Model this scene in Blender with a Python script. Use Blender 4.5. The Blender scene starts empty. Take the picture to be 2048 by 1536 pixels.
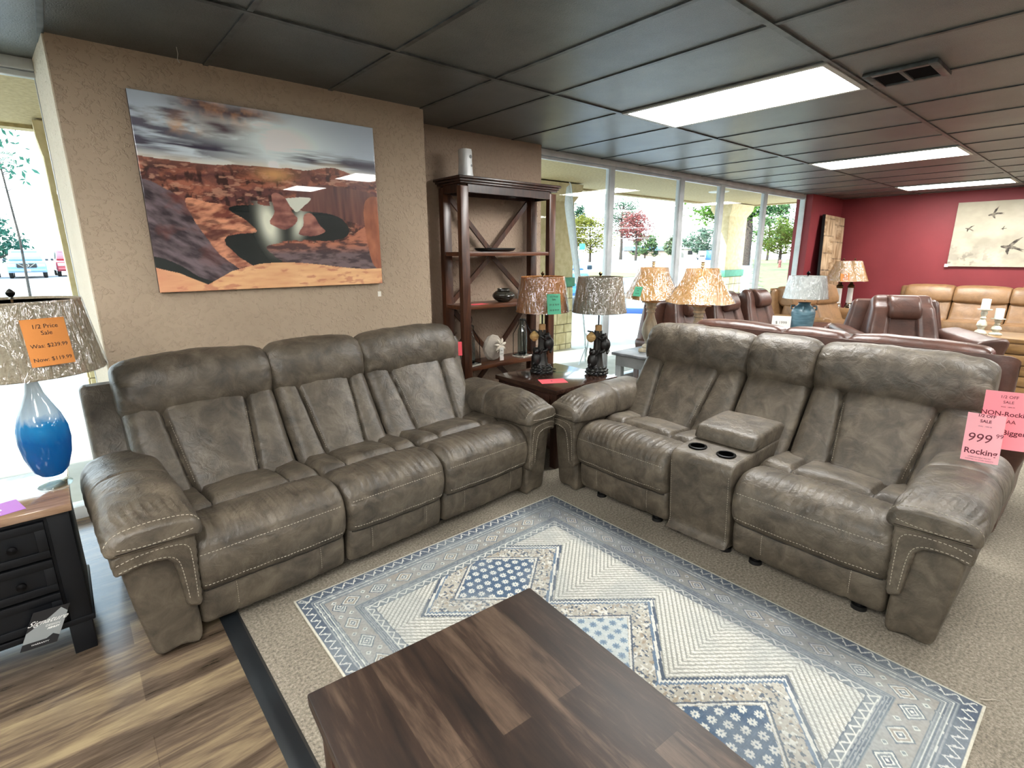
import bpy, bmesh, math, random
import numpy as np
from mathutils import Vector, Matrix
from math import sin, cos, pi, radians, sqrt, exp

S = bpy.context.scene
C = S.collection

# ------------------------------------------------------------------ camera
cam = bpy.data.cameras.new('camera')
cam.sensor_width = 36.0
cam.lens = 36.0 * 1036.02 / 2048.0
cam.clip_start = 0.03
cam.clip_end = 600
camo = bpy.data.objects.new('camera', cam)
C.objects.link(camo)
YAW, PITCH, ROLL = 0.7118644, 0.2464779, -0.0038122
fw = Vector((cos(PITCH) * sin(YAW), cos(PITCH) * cos(YAW), -sin(PITCH)))
r0 = Vector((cos(YAW), -sin(YAW), 0))
u0_ = r0.cross(fw)
rr = r0 * cos(ROLL) + u0_ * sin(ROLL)
uu = -r0 * sin(ROLL) + u0_ * cos(ROLL)
EYE = Vector((0, 0, 1.53))
camo.matrix_world = Matrix(((rr.x, uu.x, -fw.x, EYE.x), (rr.y, uu.y, -fw.y, EYE.y), (rr.z, uu.z, -fw.z, EYE.z), (0, 0, 0, 1)))
S.camera = camo

# ------------------------------------------------------------------ world, sun, exposure
W = bpy.data.worlds.new('sky'); S.world = W; W.use_nodes = True
wn = W.node_tree; bg = wn.nodes['Background']
tc = wn.nodes.new('ShaderNodeTexCoord'); sx = wn.nodes.new('ShaderNodeSeparateXYZ')
rmp = wn.nodes.new('ShaderNodeValToRGB')
wn.links.new(tc.outputs['Generated'], sx.inputs[0]); wn.links.new(sx.outputs['Z'], rmp.inputs[0])
rmp.color_ramp.elements[0].position = 0.0; rmp.color_ramp.elements[0].color = (0.93, 0.97, 1.0, 1)
rmp.color_ramp.elements[1].position = 0.6; rmp.color_ramp.elements[1].color = (0.55, 0.75, 1.0, 1)
wn.links.new(rmp.outputs[0], bg.inputs['Color'])
bg.inputs['Strength'].default_value = 3.0
sl = bpy.data.lights.new('sun', 'SUN'); sl.energy = 6.0; sl.angle = radians(0.6); sl.color = (1.0, 0.95, 0.86)
slo = bpy.data.objects.new('sun', sl); C.objects.link(slo)
slo.rotation_euler = Vector((0.88, -0.22, -0.42)).to_track_quat('-Z', 'Y').to_euler()
S.view_settings.view_transform = 'Standard'
S.view_settings.look = 'None'
S.view_settings.exposure = 1.22
S.view_settings.gamma = 1.0
S.view_settings.use_curve_mapping = False
S.cycles.max_bounces = 8
S.cycles.diffuse_bounces = 4
S.cycles.transparent_max_bounces = 16
S.cycles.use_denoising = True
S.cycles.sample_clamp_indirect = 6.0
TROFFER = 19.0   # brightness of the fluorescent ceiling panels

# ------------------------------------------------------------------ helpers
rnd = random.Random(7)

def lin(c):
    if isinstance(c, str):
        c = c.lstrip('#'); c = [int(c[i:i + 2], 16) / 255 for i in (0, 2, 4)]
    return tuple((x / 12.92 if x <= 0.04045 else ((x + 0.055) / 1.055) ** 2.4) for x in c)

def lin4(c): return (*lin(c), 1.0)

def P_(name):
    m = bpy.data.materials.new(name); m.use_nodes = True
    nt = m.node_tree; b = nt.nodes['Principled BSDF']
    return m, nt, b

def coords(nt, kind='Object', scale=(1, 1, 1), rot=(0, 0, 0)):
    t = nt.nodes.new('ShaderNodeTexCoord'); mp = nt.nodes.new('ShaderNodeMapping')
    mp.inputs['Scale'].default_value = scale; mp.inputs['Rotation'].default_value = rot
    nt.links.new(t.outputs[kind], mp.inputs[0]); return mp.outputs[0]

def noise(nt, vec, scale, detail=4, rough=0.5, dist=0.0):
    n = nt.nodes.new('ShaderNodeTexNoise')
    n.inputs['Scale'].default_value = scale; n.inputs['Detail'].default_value = detail
    n.inputs['Roughness'].default_value = rough; n.inputs['Distortion'].default_value = dist
    if vec: nt.links.new(vec, n.inputs['Vector'])
    return n.outputs['Fac']

def ramp(nt, fac, stops):
    r = nt.nodes.new('ShaderNodeValToRGB'); e = r.color_ramp.elements
    while len(e) < len(stops): e.new(0.5)
    for k, (p, c) in enumerate(stops):
        e[k].position = p; e[k].color = lin4(c) if not isinstance(c, (int, float)) else (c, c, c, 1)
    nt.links.new(fac, r.inputs[0]); return r.outputs[0]

def bump(nt, b, h, strength=0.3, dist=0.01, prev=None):
    n = nt.nodes.new('ShaderNodeBump'); n.inputs['Strength'].default_value = strength
    n.inputs['Distance'].default_value = dist
    nt.links.new(h, n.inputs['Height'])
    if prev: nt.links.new(prev, n.inputs['Normal'])
    nt.links.new(n.outputs[0], b.inputs['Normal']); return n.outputs[0]

def mat(name, c1, c2=None, rough=0.6, metal=0.0, scale=8, detail=4, bs=0.0, bscale=60, spec=0.5, stretch=(1, 1, 1), lo=0.35, hi=0.65, coat=0.0, bdist=0.004):
    m, nt, b = P_(name)
    b.inputs['Roughness'].default_value = rough; b.inputs['Metallic'].default_value = metal
    b.inputs['Specular IOR Level'].default_value = spec
    if coat: b.inputs['Coat Weight'].default_value = coat; b.inputs['Coat Roughness'].default_value = 0.08
    v = coords(nt, 'Object', stretch)
    nt.links.new(ramp(nt, noise(nt, v, scale, detail), [(lo, c1), (hi, c2 or c1)]), b.inputs['Base Color'])
    if bs: bump(nt, b, noise(nt, v, bscale, 3), bs, bdist)
    return m

def wood(name, dark, midc, light, axis='X', scale=3.0, rough=0.4, ring=9.0, coat=0.0, planks=None, bs=0.1):
    st = {'X': (0.12, 1, 1), 'Y': (1, 0.12, 1), 'Z': (1, 1, 0.12)}[axis]
    m, nt, b = P_(name); b.inputs['Roughness'].default_value = rough
    if coat: b.inputs['Coat Weight'].default_value = coat; b.inputs['Coat Roughness'].default_value = 0.12
    v = coords(nt, 'Object', st)
    n1 = noise(nt, v, scale * 4, 6, 0.6, 1.2)
    n2 = noise(nt, v, scale * 30, 3, 0.7)
    mx = nt.nodes.new('ShaderNodeMath'); mx.operation = 'MULTIPLY_ADD'
    nt.links.new(n2, mx.inputs[0]); mx.inputs[1].default_value = 0.35; nt.links.new(n1, mx.inputs[2])
    fac = mx.outputs[0]
    if planks:
        # boards: brick pattern, random tint per board
        t = nt.nodes.new('ShaderNodeTexCoord'); mp = nt.nodes.new('ShaderNodeMapping'); nt.links.new(t.outputs['Object'], mp.inputs[0])
        if axis == 'Y': mp.inputs['Rotation'].default_value = (0, 0, pi / 2)
        br = nt.nodes.new('ShaderNodeTexBrick'); nt.links.new(mp.outputs[0], br.inputs['Vector'])
        br.inputs['Scale'].default_value = 1.0; br.inputs['Brick Width'].default_value = planks[0]; br.inputs['Row Height'].default_value = planks[1]
        br.inputs['Mortar Size'].default_value = planks[2]; br.inputs['Mortar Smooth'].default_value = 0.2; br.offset = 0.37
        br.inputs['Color1'].default_value = (0, 0, 0, 1); br.inputs['Color2'].default_value = (1, 1, 1, 1); br.inputs['Mortar'].default_value = (0.2, 0.2, 0.2, 1)
        a2 = nt.nodes.new('ShaderNodeMath'); a2.operation = 'MULTIPLY_ADD'
        nt.links.new(br.outputs['Color'], a2.inputs[0]); a2.inputs[1].default_value = planks[3]; nt.links.new(fac, a2.inputs[2])
        sb = nt.nodes.new('ShaderNodeMath'); sb.operation = 'SUBTRACT'; nt.links.new(a2.outputs[0], sb.inputs[0]); sb.inputs[1].default_value = planks[3] * 0.5
        fac = sb.outputs[0]
    nt.links.new(ramp(nt, fac, [(0.38, dark), (0.62, midc), (0.88, light)]), b.inputs['Base Color'])
    if bs: bump(nt, b, fac, bs, 0.004)
    return m

def emis(name, color, strength):
    m = bpy.data.materials.new(name); m.use_nodes = True; nt = m.node_tree
    nt.nodes.remove(nt.nodes['Principled BSDF'])
    e = nt.nodes.new('ShaderNodeEmission'); e.inputs[0].default_value = lin4(color); e.inputs[1].default_value = strength
    nt.links.new(e.outputs[0], nt.nodes['Material Output'].inputs[0]); return m

def clear(name, tint='ffffff', gloss=0.05, rough=0.02, bs=0.0, bscale=20, stretch=(1, 1, 1)):
    m = bpy.data.materials.new(name); m.use_nodes = True; nt = m.node_tree
    nt.nodes.remove(nt.nodes['Principled BSDF'])
    t = nt.nodes.new('ShaderNodeBsdfTransparent'); t.inputs[0].default_value = lin4(tint)
    g = nt.nodes.new('ShaderNodeBsdfGlossy'); g.inputs['Roughness'].default_value = rough
    x = nt.nodes.new('ShaderNodeMixShader')
    lw = nt.nodes.new('ShaderNodeLayerWeight'); lw.inputs[0].default_value = 0.5
    pw = nt.nodes.new('ShaderNodeMath'); pw.operation = 'POWER'; nt.links.new(lw.outputs['Facing'], pw.inputs[0]); pw.inputs[1].default_value = 4.0
    ma = nt.nodes.new('ShaderNodeMath'); ma.operation = 'MULTIPLY_ADD'; nt.links.new(pw.outputs[0], ma.inputs[0]); ma.inputs[1].default_value = 0.55 if gloss > 0.03 else 0.25; ma.inputs[2].default_value = gloss
    nt.links.new(ma.outputs[0], x.inputs[0]); nt.links.new(t.outputs[0], x.inputs[1]); nt.links.new(g.outputs[0], x.inputs[2])
    if bs:
        v = coords(nt, 'Object', stretch); bp = nt.nodes.new('ShaderNodeBump'); bp.inputs['Strength'].default_value = bs; bp.inputs['Distance'].default_value = 0.02
        nt.links.new(noise(nt, v, bscale, 2, 0.5, 1.0), bp.inputs['Height']); nt.links.new(bp.outputs[0], g.inputs['Normal']); nt.links.new(bp.outputs[0], lw.inputs['Normal'])
    nt.links.new(x.outputs[0], nt.nodes['Material Output'].inputs[0]); return m

def shade_mat(name, c1, c2, weave=120, trans=0.5):
    m, nt, b = P_(name); b.inputs['Roughness'].default_value = 0.9; b.inputs['Specular IOR Level'].default_value = 0.1
    v = coords(nt, 'Object', (1, 1, 1)); col = ramp(nt, noise(nt, v, weave, 2), [(0.3, c1), (0.7, c2)])
    nt.links.new(col, b.inputs['Base Color'])
    tr = nt.nodes.new('ShaderNodeBsdfTranslucent'); nt.links.new(col, tr.inputs[0])
    x = nt.nodes.new('ShaderNodeMixShader'); x.inputs[0].default_value = trans
    nt.links.new(b.outputs[0], x.inputs[1]); nt.links.new(tr.outputs[0], x.inputs[2]); nt.links.new(x.outputs[0], nt.nodes['Material Output'].inputs[0])
    return m

def attr_mat(name, rough=0.9, bs=0.0, bscale=300, coat=0.0, spec=0.3):
    m, nt, b = P_(name); b.inputs['Roughness'].default_value = rough; b.inputs['Specular IOR Level'].default_value = spec
    a = nt.nodes.new('ShaderNodeAttribute'); a.attribute_name = 'pattern'
    nt.links.new(a.outputs['Color'], b.inputs['Base Color'])
    if coat: b.inputs['Coat Weight'].default_value = coat; b.inputs['Coat Roughness'].default_value = 0.01
    if bs: bump(nt, b, noise(nt, coords(nt), bscale, 2), bs, 0.004)
    return m

class MB:
    def __init__(s): s.v = []; s.f = []; s.mi = []; s.n = 0
    def add(s, verts, faces, mi=0):
        verts = np.asarray(verts, float).reshape(-1, 3); s.v.append(verts)
        for f in faces: s.f.append(tuple(int(i) + s.n for i in f)); s.mi.append(mi)
        s.n += len(verts); return s
    def box(s, c, d, bev=0.0, mi=0, rot=None, seg=2):
        """c centre, d full size"""
        if bev <= 0:
            x, y, z = [k / 2 for k in d]
            v = np.array([(-x, -y, -z), (x, -y, -z), (x, y, -z), (-x, y, -z), (-x, -y, z), (x, -y, z), (x, y, z), (-x, y, z)])
            f = [(0, 3, 2, 1), (4, 5, 6, 7), (0, 1, 5, 4), (1, 2, 6, 5), (2, 3, 7, 6), (3, 0, 4, 7)]
        else:
            bm = bmesh.new(); bmesh.ops.create_cube(bm, size=1.0)
            for q in bm.verts: q.co = Vector((q.co.x * d[0], q.co.y * d[1], q.co.z * d[2]))
            bmesh.ops.bevel(bm, geom=list(bm.edges), offset=min(bev, min(d) * 0.49), segments=seg, profile=0.5, affect='EDGES')
            bm.verts.index_update(); v = np.array([q.co[:] for q in bm.verts]); f = [[q.index for q in g.verts] for g in bm.faces]; bm.free()
        if rot is not None: v = v @ np.array(Matrix(rot).to_3x3()).T if not isinstance(rot, np.ndarray) else v @ rot.T
        return s.add(v + np.array(c), f, mi)
    def bb(s, lo, hi, bev=0.0, mi=0):
        lo = np.array(lo, float); hi = np.array(hi, float); return s.box((lo + hi) / 2, hi - lo, bev, mi)
    def bar(s, p0, p1, w, t, mi=0, up=(0, 0, 1), bev=0.0):
        p0 = Vector(p0); p1 = Vector(p1); d = p1 - p0; L = d.length; z = d.normalized(); x = Vector(up).cross(z)
        if x.length < 1e-4: x = Vector((1, 0, 0))
        x.normalize(); y = z.cross(x); R = np.array([[x.x, y.x, z.x], [x.y, y.y, z.y], [x.z, y.z, z.z]])
        return s.box(((p0 + p1) / 2)[:], (w, t, L), bev, mi, R)
    def tube(s, pts, r, n=8, mi=0, closed=False, caps=True):
        pts = [Vector(p) for p in pts]; N = len(pts); rs = r if hasattr(r, '__len__') else [r] * N
        V = []; up = None
        for i, p in enumerate(pts):
            if closed: d = (pts[(i + 1) % N] - pts[i - 1])
            else: d = pts[min(i + 1, N - 1)] - pts[max(i - 1, 0)]
            d.normalize()
            if up is None:
                up = Vector((0, 0, 1)) if abs(d.z) < 0.9 else Vector((1, 0, 0))
            x = up.cross(d); x.normalize(); y = d.cross(x); up = y
            for k in range(n):
                a = 2 * pi * k / n; V.append((p + x * cos(a) * rs[i] + y * sin(a) * rs[i])[:])
        F = []
        for i in range(N if closed else N - 1):
            j = (i + 1) % N
            for k in range(n): F.append((i * n + k, i * n + (k + 1) % n, j * n + (k + 1) % n, j * n + k))
        if caps and not closed: F.append(tuple(range(n))[::-1]); F.append(tuple((N - 1) * n + k for k in range(n)))
        return s.add(V, F, mi)
    def cyl(s, p0, p1, r0, r1=None, n=20, mi=0): return s.tube([p0, p1], [r0, r1 if r1 is not None else r0], n, mi)
    def lathe(s, prof, c=(0, 0, 0), n=28, mi=0, ang=0.0, sq=None):
        """prof list of (r,z). sq: superellipse-ish square-ness"""
        V = []; F = []
        for r, z in prof:
            for k in range(n):
                a = 2 * pi * k / n + ang; q = 1.0
                if sq: q = 1.0 / (abs(cos(a - ang)) ** sq + abs(sin(a - ang)) ** sq) ** (1.0 / sq)
                V.append((c[0] + r * q * cos(a), c[1] + r * q * sin(a), c[2] + z))
        for i in range(len(prof) - 1):
            for k in range(n): F.append((i * n + k, i * n + (k + 1) % n, (i + 1) * n + (k + 1) % n, (i + 1) * n + k))
        if prof[0][0] > 1e-4: F.append(tuple(range(n))[::-1])
        if prof[-1][0] > 1e-4: F.append(tuple((len(prof) - 1) * n + k for k in range(n)))
        return s.add(V, F, mi)
    def rings(s, rings, mi=0, caps=True):
        n = len(rings[0]); V = np.concatenate([np.asarray(r) for r in rings]); F = []
        for i in range(len(rings) - 1):
            for k in range(n): F.append((i * n + k, i * n + (k + 1) % n, (i + 1) * n + (k + 1) % n, (i + 1) * n + k))
        if caps: F.append(tuple(range(n))[::-1]); F.append(tuple((len(rings) - 1) * n + k for k in range(n)))
        return s.add(V, F, mi)
    def prism(s, poly, f0, f1, mi=0):
        """poly list of 2D, f0/f1 map (a,b)->xyz for the two faces"""
        n = len(poly); V = [f0(*p) for p in poly] + [f1(*p) for p in poly]
        F = [tuple(range(n)), tuple(range(n, 2 * n))[::-1]] + [(k, k + n, (k + 1) % n + n, (k + 1) % n) for k in range(n)]
        return s.add(V, F, mi)
    def tf(s, M):
        M = np.array(M); 
        for i in range(len(s.v)): s.v[i] = s.v[i] @ M[:3, :3].T + M[:3, 3]
        return s
    def build(s, name, mats, parent=None, sharp=35, normals=True, smooth=True):
        V = np.concatenate(s.v) if s.v else np.zeros((0, 3))
        me = bpy.data.meshes.new(name); me.from_pydata(V.tolist(), [], s.f)
        if not isinstance(mats, (list, tuple)): mats = [mats]
        for m in mats: me.materials.append(m)
        me.polygons.foreach_set('material_index', s.mi)
        if normals:
            bm = bmesh.new(); bm.from_mesh(me); bmesh.ops.recalc_face_normals(bm, faces=bm.faces); bm.to_mesh(me); bm.free()
        me.polygons.foreach_set('use_smooth', [smooth] * len(me.polygons))
        me.update()
        if smooth: me.set_sharp_from_angle(angle=radians(sharp))
        o = bpy.data.objects.new(name, me); C.objects.link(o)
        if parent: o.parent = parent
        return o

def tag(o, label=None, cat=None, group=None, kind=None):
    if label: o['label'] = label
    if cat: o['category'] = cat
    if group: o['group'] = group
    if kind: o['kind'] = kind
    return o

def thing(name, label, cat, loc=(0, 0, 0), rz=0.0, group=None):
    o = bpy.data.objects.new(name, None); C.objects.link(o); o.empty_display_size = 0.1
    o.location = loc; o.rotation_euler = (0, 0, rz)
    return tag(o, label, cat, group)

def copy_tree(o, parent=None):
    c = o.copy(); C.objects.link(c); c.parent = parent
    for ch in [q for q in bpy.data.objects if q.parent == o]: copy_tree(ch, c)
    return c

def struct(o): o['kind'] = 'structure'; return o

def text_geo(mb, txt, size, T, mi=0, thick=0.0005, align='CENTER', shear=0.0, bold=0.0, space=1.0):
    """adds lettering to mb; T maps (x,y,z) of the text plane to xyz"""
    cu = bpy.data.curves.new('lettering', 'FONT'); cu.body = txt; cu.size = size; cu.align_x = align; cu.align_y = 'CENTER'
    cu.shear = shear; cu.offset = bold; cu.extrude = thick; cu.resolution_u = 3; cu.space_character = space
    o = bpy.data.objects.new('lettering', cu); C.objects.link(o)
    dg = bpy.context.evaluated_depsgraph_get(); dg.update()
    me = bpy.data.meshes.new_from_object(o.evaluated_get(dg))
    V = [T(*v.co) for v in me.vertices]; F = [tuple(p.vertices) for p in me.polygons]
    if V: mb.add(V, F, mi)
    bpy.data.meshes.remove(me); bpy.data.objects.remove(o); bpy.data.curves.remove(cu)

def resample(pts, M, closed=True):
    P = np.array(pts, float); n = len(P); out = []
    rng = n if closed else n - 1
    for i in range(rng):
        p0, p1, p2, p3 = (P[(i - 1) % n] if closed or i > 0 else P[0]), P[i], P[(i + 1) % n], (P[(i + 2) % n] if closed or i + 2 < n else P[n - 1])
        for t in np.linspace(0, 1, 12, endpoint=False):
            out.append(0.5 * ((2 * p1) + (-p0 + p2) * t + (2 * p0 - 5 * p1 + 4 * p2 - p3) * t * t + (-p0 + 3 * p1 - 3 * p2 + p3) * t ** 3))
    out.append(P[0] if closed else P[-1]); out = np.array(out)
    L = np.concatenate([[0], np.cumsum(np.linalg.norm(np.diff(out, axis=0), axis=1))])
    q = np.linspace(0, L[-1], M, endpoint=not closed)
    return np.stack([np.interp(q, L, out[:, k]) for k in range(out.shape[1])], 1)

def wig(x, s=0.0):
    return sin(x * 1.0 + s) * 0.5 + sin(x * 2.3 + 1.7 * s + 1) * 0.3 + sin(x * 5.1 + s * 3.1) * 0.2

def cushion(mb, prof, a0, a1, T, M=56, N=44, rd=0.05, bulge=0.0, disp=None, mi=0, ringf=None, rd1=None):
    """closed profile swept along an axis, its ends rounded. T(axis, p, q)->xyz. Returns surface S(axis, t)."""
    P = resample(prof, M); T1 = np.roll(P, -1, 0) - np.roll(P, 1, 0); T1 /= np.linalg.norm(T1, axis=1)[:, None] + 1e-9
    Nn = np.stack([T1[:, 1], -T1[:, 0]], 1)
    area = 0.5 * np.sum(P[:, 0] * np.roll(P[:, 1], -1) - np.roll(P[:, 0], -1) * P[:, 1])
    if area < 0: Nn = -Nn
    rd1 = rd if rd1 is None else rd1
    ks = list(np.linspace(0, 1, 7)[:-1]); inner = np.linspace(0, 1, N)
    ax = [a0 + rd * (1 - cos(k * pi / 2)) for k in ks] + list(a0 + rd + (a1 - a0 - rd - rd1) * inner) + [a1 - rd1 * (1 - cos(k * pi / 2)) for k in reversed(ks)]
    def ring(a, extra=0.0):
        ins = 0.0
        if a < a0 + rd: d = (a - a0) / rd; ins = rd * (1 - sqrt(max(0, 1 - (1 - d) ** 2)))
        elif a > a1 - rd1: d = (a1 - a) / rd1; ins = rd1 * (1 - sqrt(max(0, 1 - (1 - d) ** 2)))
        w = (a - a0) / (a1 - a0)
        b = bulge * sin(pi * min(max(w, 0), 1)) - ins * 0.93 + extra
        Q = P + Nn * b
        if disp is not None:
            e = min(1.0, 1.4 * min(w, 1 - w) / 0.08 + 0.15)
            dd = np.array([disp(w, k / M, P[k, 0], P[k, 1], a) for k in range(M)]) * e
            Q = Q + Nn * dd[:, None]
        if ringf is not None: Q = ringf(a, Q)
        return Q
    rs = []
    for a in ax:
        Q = ring(a); rs.append([T(a, q[0], q[1]) for q in Q])
    mb.rings(rs, mi)
    def Sf(a, p, q, lift=0.0):
        Q = ring(a, lift); k = int(np.argmin((P[:, 0] - p) ** 2 + (P[:, 1] - q) ** 2)); return T(a, Q[k, 0], Q[k, 1])
    return Sf

def stitch(mb, pts, r=0.0014, L=0.008, gap=0.006, mi=1):
    P = [Vector(p) for p in pts]; d = [0.0]
    for i in range(1, len(P)): d.append(d[-1] + (P[i] - P[i - 1]).length)
    tot = d[-1]; x = 0.0; i = 0
    def at(q):
        q = min(max(q, 0), tot); k = min(max(int(np.searchsorted(d, q)) - 1, 0), len(P) - 2)
        t = (q - d[k]) / max(d[k + 1] - d[k], 1e-9); return P[k].lerp(P[k + 1], t)
    while x + L < tot:
        mb.tube([at(x), at(x + L)], r, 4, mi); x += L + gap
# ------------------------------------------------------------------ materials
M = {}
# two-tone leather look fabric of the sofas
def leather(name, dark, midc, light, rough=0.5, s1=7.0, bs=0.25, lo=0.27, hi=0.74, spec=0.5):
    m, nt, b = P_(name); b.inputs['Roughness'].default_value = rough; b.inputs['Specular IOR Level'].default_value = spec
    v = coords(nt)
    n1 = noise(nt, v, s1, 8, 0.62, 0.6)
    nt.links.new(ramp(nt, n1, [(lo, dark), (0.5, midc), (hi, light)]), b.inputs['Base Color'])
    h1 = noise(nt, v, 16, 4, 0.6, 1.6); h2 = noise(nt, v, 260, 2)
    mx = nt.nodes.new('ShaderNodeMath'); mx.operation = 'MULTIPLY_ADD'; nt.links.new(h2, mx.inputs[0]); mx.inputs[1].default_value = 0.05; nt.links.new(h1, mx.inputs[2])
    bump(nt, b, mx.outputs[0], bs, 0.02)
    return m
M['taupe'] = leather('taupe_fabric', '312b24', '4e463b', '695f51', 0.47, s1=11.0, bs=0.32)
M['thread'] = mat('pale_thread', '9f9788', rough=0.8)
M['welt_seam_shade'] = mat('dark_welt_seam_shade', '2a2520', rough=0.7)  # piping, and the tubes that paint shade into the seam grooves
M['brown'] = leather('brown_leather', '38231b', '4a3027', '5b3d32', 0.36, bs=0.12)
M['brownthread'] = mat('brown_thread', '6e4b3e', rough=0.7)
M['tan'] = leather('tan_leather', '6c4f33', '826241', '936f4d', 0.42, bs=0.12)
M['black_plastic'] = mat('black_plastic', '0b0b0c', rough=0.45)
M['black_metal'] = mat('black_metal', '121214', rough=0.4, metal=0.8)
M['plaster'] = None
def plaster(name, c1, c2, bs=0.9):
    m, nt, b = P_(name); b.inputs['Roughness'].default_value = 0.75; b.inputs['Specular IOR Level'].default_value = 0.3
    v = coords(nt)
    nt.links.new(ramp(nt, noise(nt, v, 1.4, 4), [(0.3, c1), (0.7, c2)]), b.inputs['Base Color'])
    h = noise(nt, v, 46, 3, 0.5, 0.4)
    r = nt.nodes.new('ShaderNodeValToRGB'); r.color_ramp.elements[0].position = 0.52; r.color_ramp.elements[1].position = 0.66
    nt.links.new(h, r.inputs[0]); bump(nt, b, r.outputs[0], bs * 0.7, 0.006)
    return m
M['plaster'] = plaster('knockdown_plaster', 'a18f7b', 'ae9c87')
M['red'] = mat('red_paint', '7a282e', '812c32', rough=0.6, scale=2, bs=0.08, bscale=60)
M['white_paint'] = mat('white_paint', 'd6d3cc', 'e0ddd6', rough=0.6, scale=4)
M['alu'] = mat('window_aluminium', 'b9bfc2', 'ccd1d3', rough=0.4, metal=0.0, scale=6)
M['glass'] = clear('window_glass', 'fbfffd', 0.012, 0.0)
M['clearglass'] = clear('clear_glass', 'e8efee', 0.10, 0.02)
M['wrap'] = clear('plastic_wrap', 'ffffff', 0.18, 0.12, 1.0, 11, (3.5, 3.5, 0.7))
# ceiling
def ceiling_mat():
    m, nt, b = P_('painted_ceiling_tile'); b.inputs['Roughness'].default_value = 0.36; b.inputs['Specular IOR Level'].default_value = 0.8
    v = coords(nt)
    big = noise(nt, v, 1.1, 5, 0.6); fine = noise(nt, coords(nt, 'Object', (1.0, 2.2, 1)), 130, 2, 0.6)
    mx = nt.nodes.new('ShaderNodeMath'); mx.operation = 'MULTIPLY_ADD'; nt.links.new(fine, mx.inputs[0]); mx.inputs[1].default_value = 0.5; nt.links.new(big, mx.inputs[2])
    nt.links.new(ramp(nt, mx.outputs[0], [(0.5, '2a2d2e'), (0.72, '4b504f'), (0.95, '6a6d68')]), b.inputs['Base Color'])
    r = nt.nodes.new('ShaderNodeValToRGB'); r.color_ramp.elements[0].position = 0.36; r.color_ramp.elements[1].position = 0.5
    nt.links.new(fine, r.inputs[0]); bump(nt, b, r.outputs[0], 0.5, 0.004)
    return m
M['ceil'] = ceiling_mat()
M['tbar'] = mat('ceiling_grid_bar', '35393a', '5a5f5f', rough=0.4, scale=12, metal=0.2)
M['carpet'] = None
def carpet():
    m, nt, b = P_('speckled_carpet'); b.inputs['Roughness'].default_value = 0.95; b.inputs['Specular IOR Level'].default_value = 0.1
    v = coords(nt)
    n1 = noise(nt, v, 90, 3, 0.7); n2 = noise(nt, v, 1.6, 3)
    mx = nt.nodes.new('ShaderNodeMath'); mx.operation = 'MULTIPLY_ADD'; nt.links.new(n2, mx.inputs[0]); mx.inputs[1].default_value = 0.35; nt.links.new(n1, mx.inputs[2])
    nt.links.new(ramp(nt, mx.outputs[0], [(0.45, '5b554b'), (0.68, '837b6e'), (0.9, 'a19a8b')]), b.inputs['Base Color'])
    bump(nt, b, noise(nt, v, 240, 2), 0.6, 0.006); return m
M['carpet'] = carpet()
M['lvt'] = wood('plank_floor', '241c14', '53463a', '84745a', 'X', 2.0, 0.24, planks=(1.22, 0.18, 0.0015, 0.16), bs=0.10)
M['rubber'] = mat('black_rubber', '14171a', '1d2124', rough=0.42, scale=5)
M['walnut'] = wood('dark_walnut', '0e0805', '2a1d15', '59483a', 'Y', 2.6, 0.48, planks=(0.62, 0.082, 0.0006, 0.22), bs=0.05)
M['espresso'] = wood('espresso_wood', '150c09', '2b1a14', '42291f', 'Z', 3, 0.3, bs=0.04)
M['etagere'] = wood('brown_stained_wood', '22120b', '3d2317', '5f3a26', 'Z', 3, 0.32, bs=0.05)
M['etagere_h'] = wood('brown_stained_board', '2c170d', '4c2b1b', '76492f', 'X', 3, 0.3, bs=0.04)
M['blackwood'] = mat('black_painted_wood', '05070b', '080b10', rough=0.5, scale=6, spec=0.3)
M['cabtop'] = wood('grey_brown_top', '4d3a2d', '7a5f4b', '9b8069', 'X', 2, 0.10, bs=0.02, coat=1.0)
M['oak'] = wood('golden_oak', '5c4022', '7e5e36', '99764a', 'Y', 3, 0.45)
M['troffer'] = emis('fluorescent_panel', 'f9f8f4', TROFFER)
M['fixture'] = mat('fixture_white', 'bdbcb4', rough=0.5)
M['soffit'] = mat('canopy_stucco', '95865f', 'aa9972', rough=0.9, scale=30, bs=0.6, bscale=60)
M['colstucco'] = mat('column_stucco', 'bcab84', 'cdbd98', rough=0.9, scale=14, bs=0.5, bscale=50)
M['green'] = mat('green_band_paint', '2f7a5c', '398a69', rough=0.6)
M['asphalt'] = mat('pale_asphalt', '8f9092', 'a3a4a4', rough=0.95, scale=3)
M['grass'] = mat('dry_lawn', '5c6634', '767646', rough=0.95, scale=2)
M['paper_red'] = mat('red_paper', 'ee5a64', rough=0.8)
M['paper_pink'] = mat('pink_card', 'ffb3bb', rough=0.75)
M['paper_green'] = mat('green_card', '3f8a6c', rough=0.8)
M['paper_orange'] = mat('orange_card', 'c07a38', rough=0.75)
M['paper_purple'] = mat('purple_card', '8e4f9a', rough=0.6)
M['paper_white'] = mat('white_card', 'dedbd3', rough=0.7)
M['ink'] = mat('black_ink', '1a1512', rough=0.6)
M['ink_maroon'] = mat('maroon_ink', '6a1c2c', rough=0.6)
M['silver'] = mat('polished_silver', 'b9b6b0', rough=0.2, metal=1.0)
M['brass'] = mat('antique_brass', '6b5236', rough=0.35, metal=0.9)
M['white_ceramic'] = mat('white_plastic', 'dfe1e2', rough=0.3)

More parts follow.
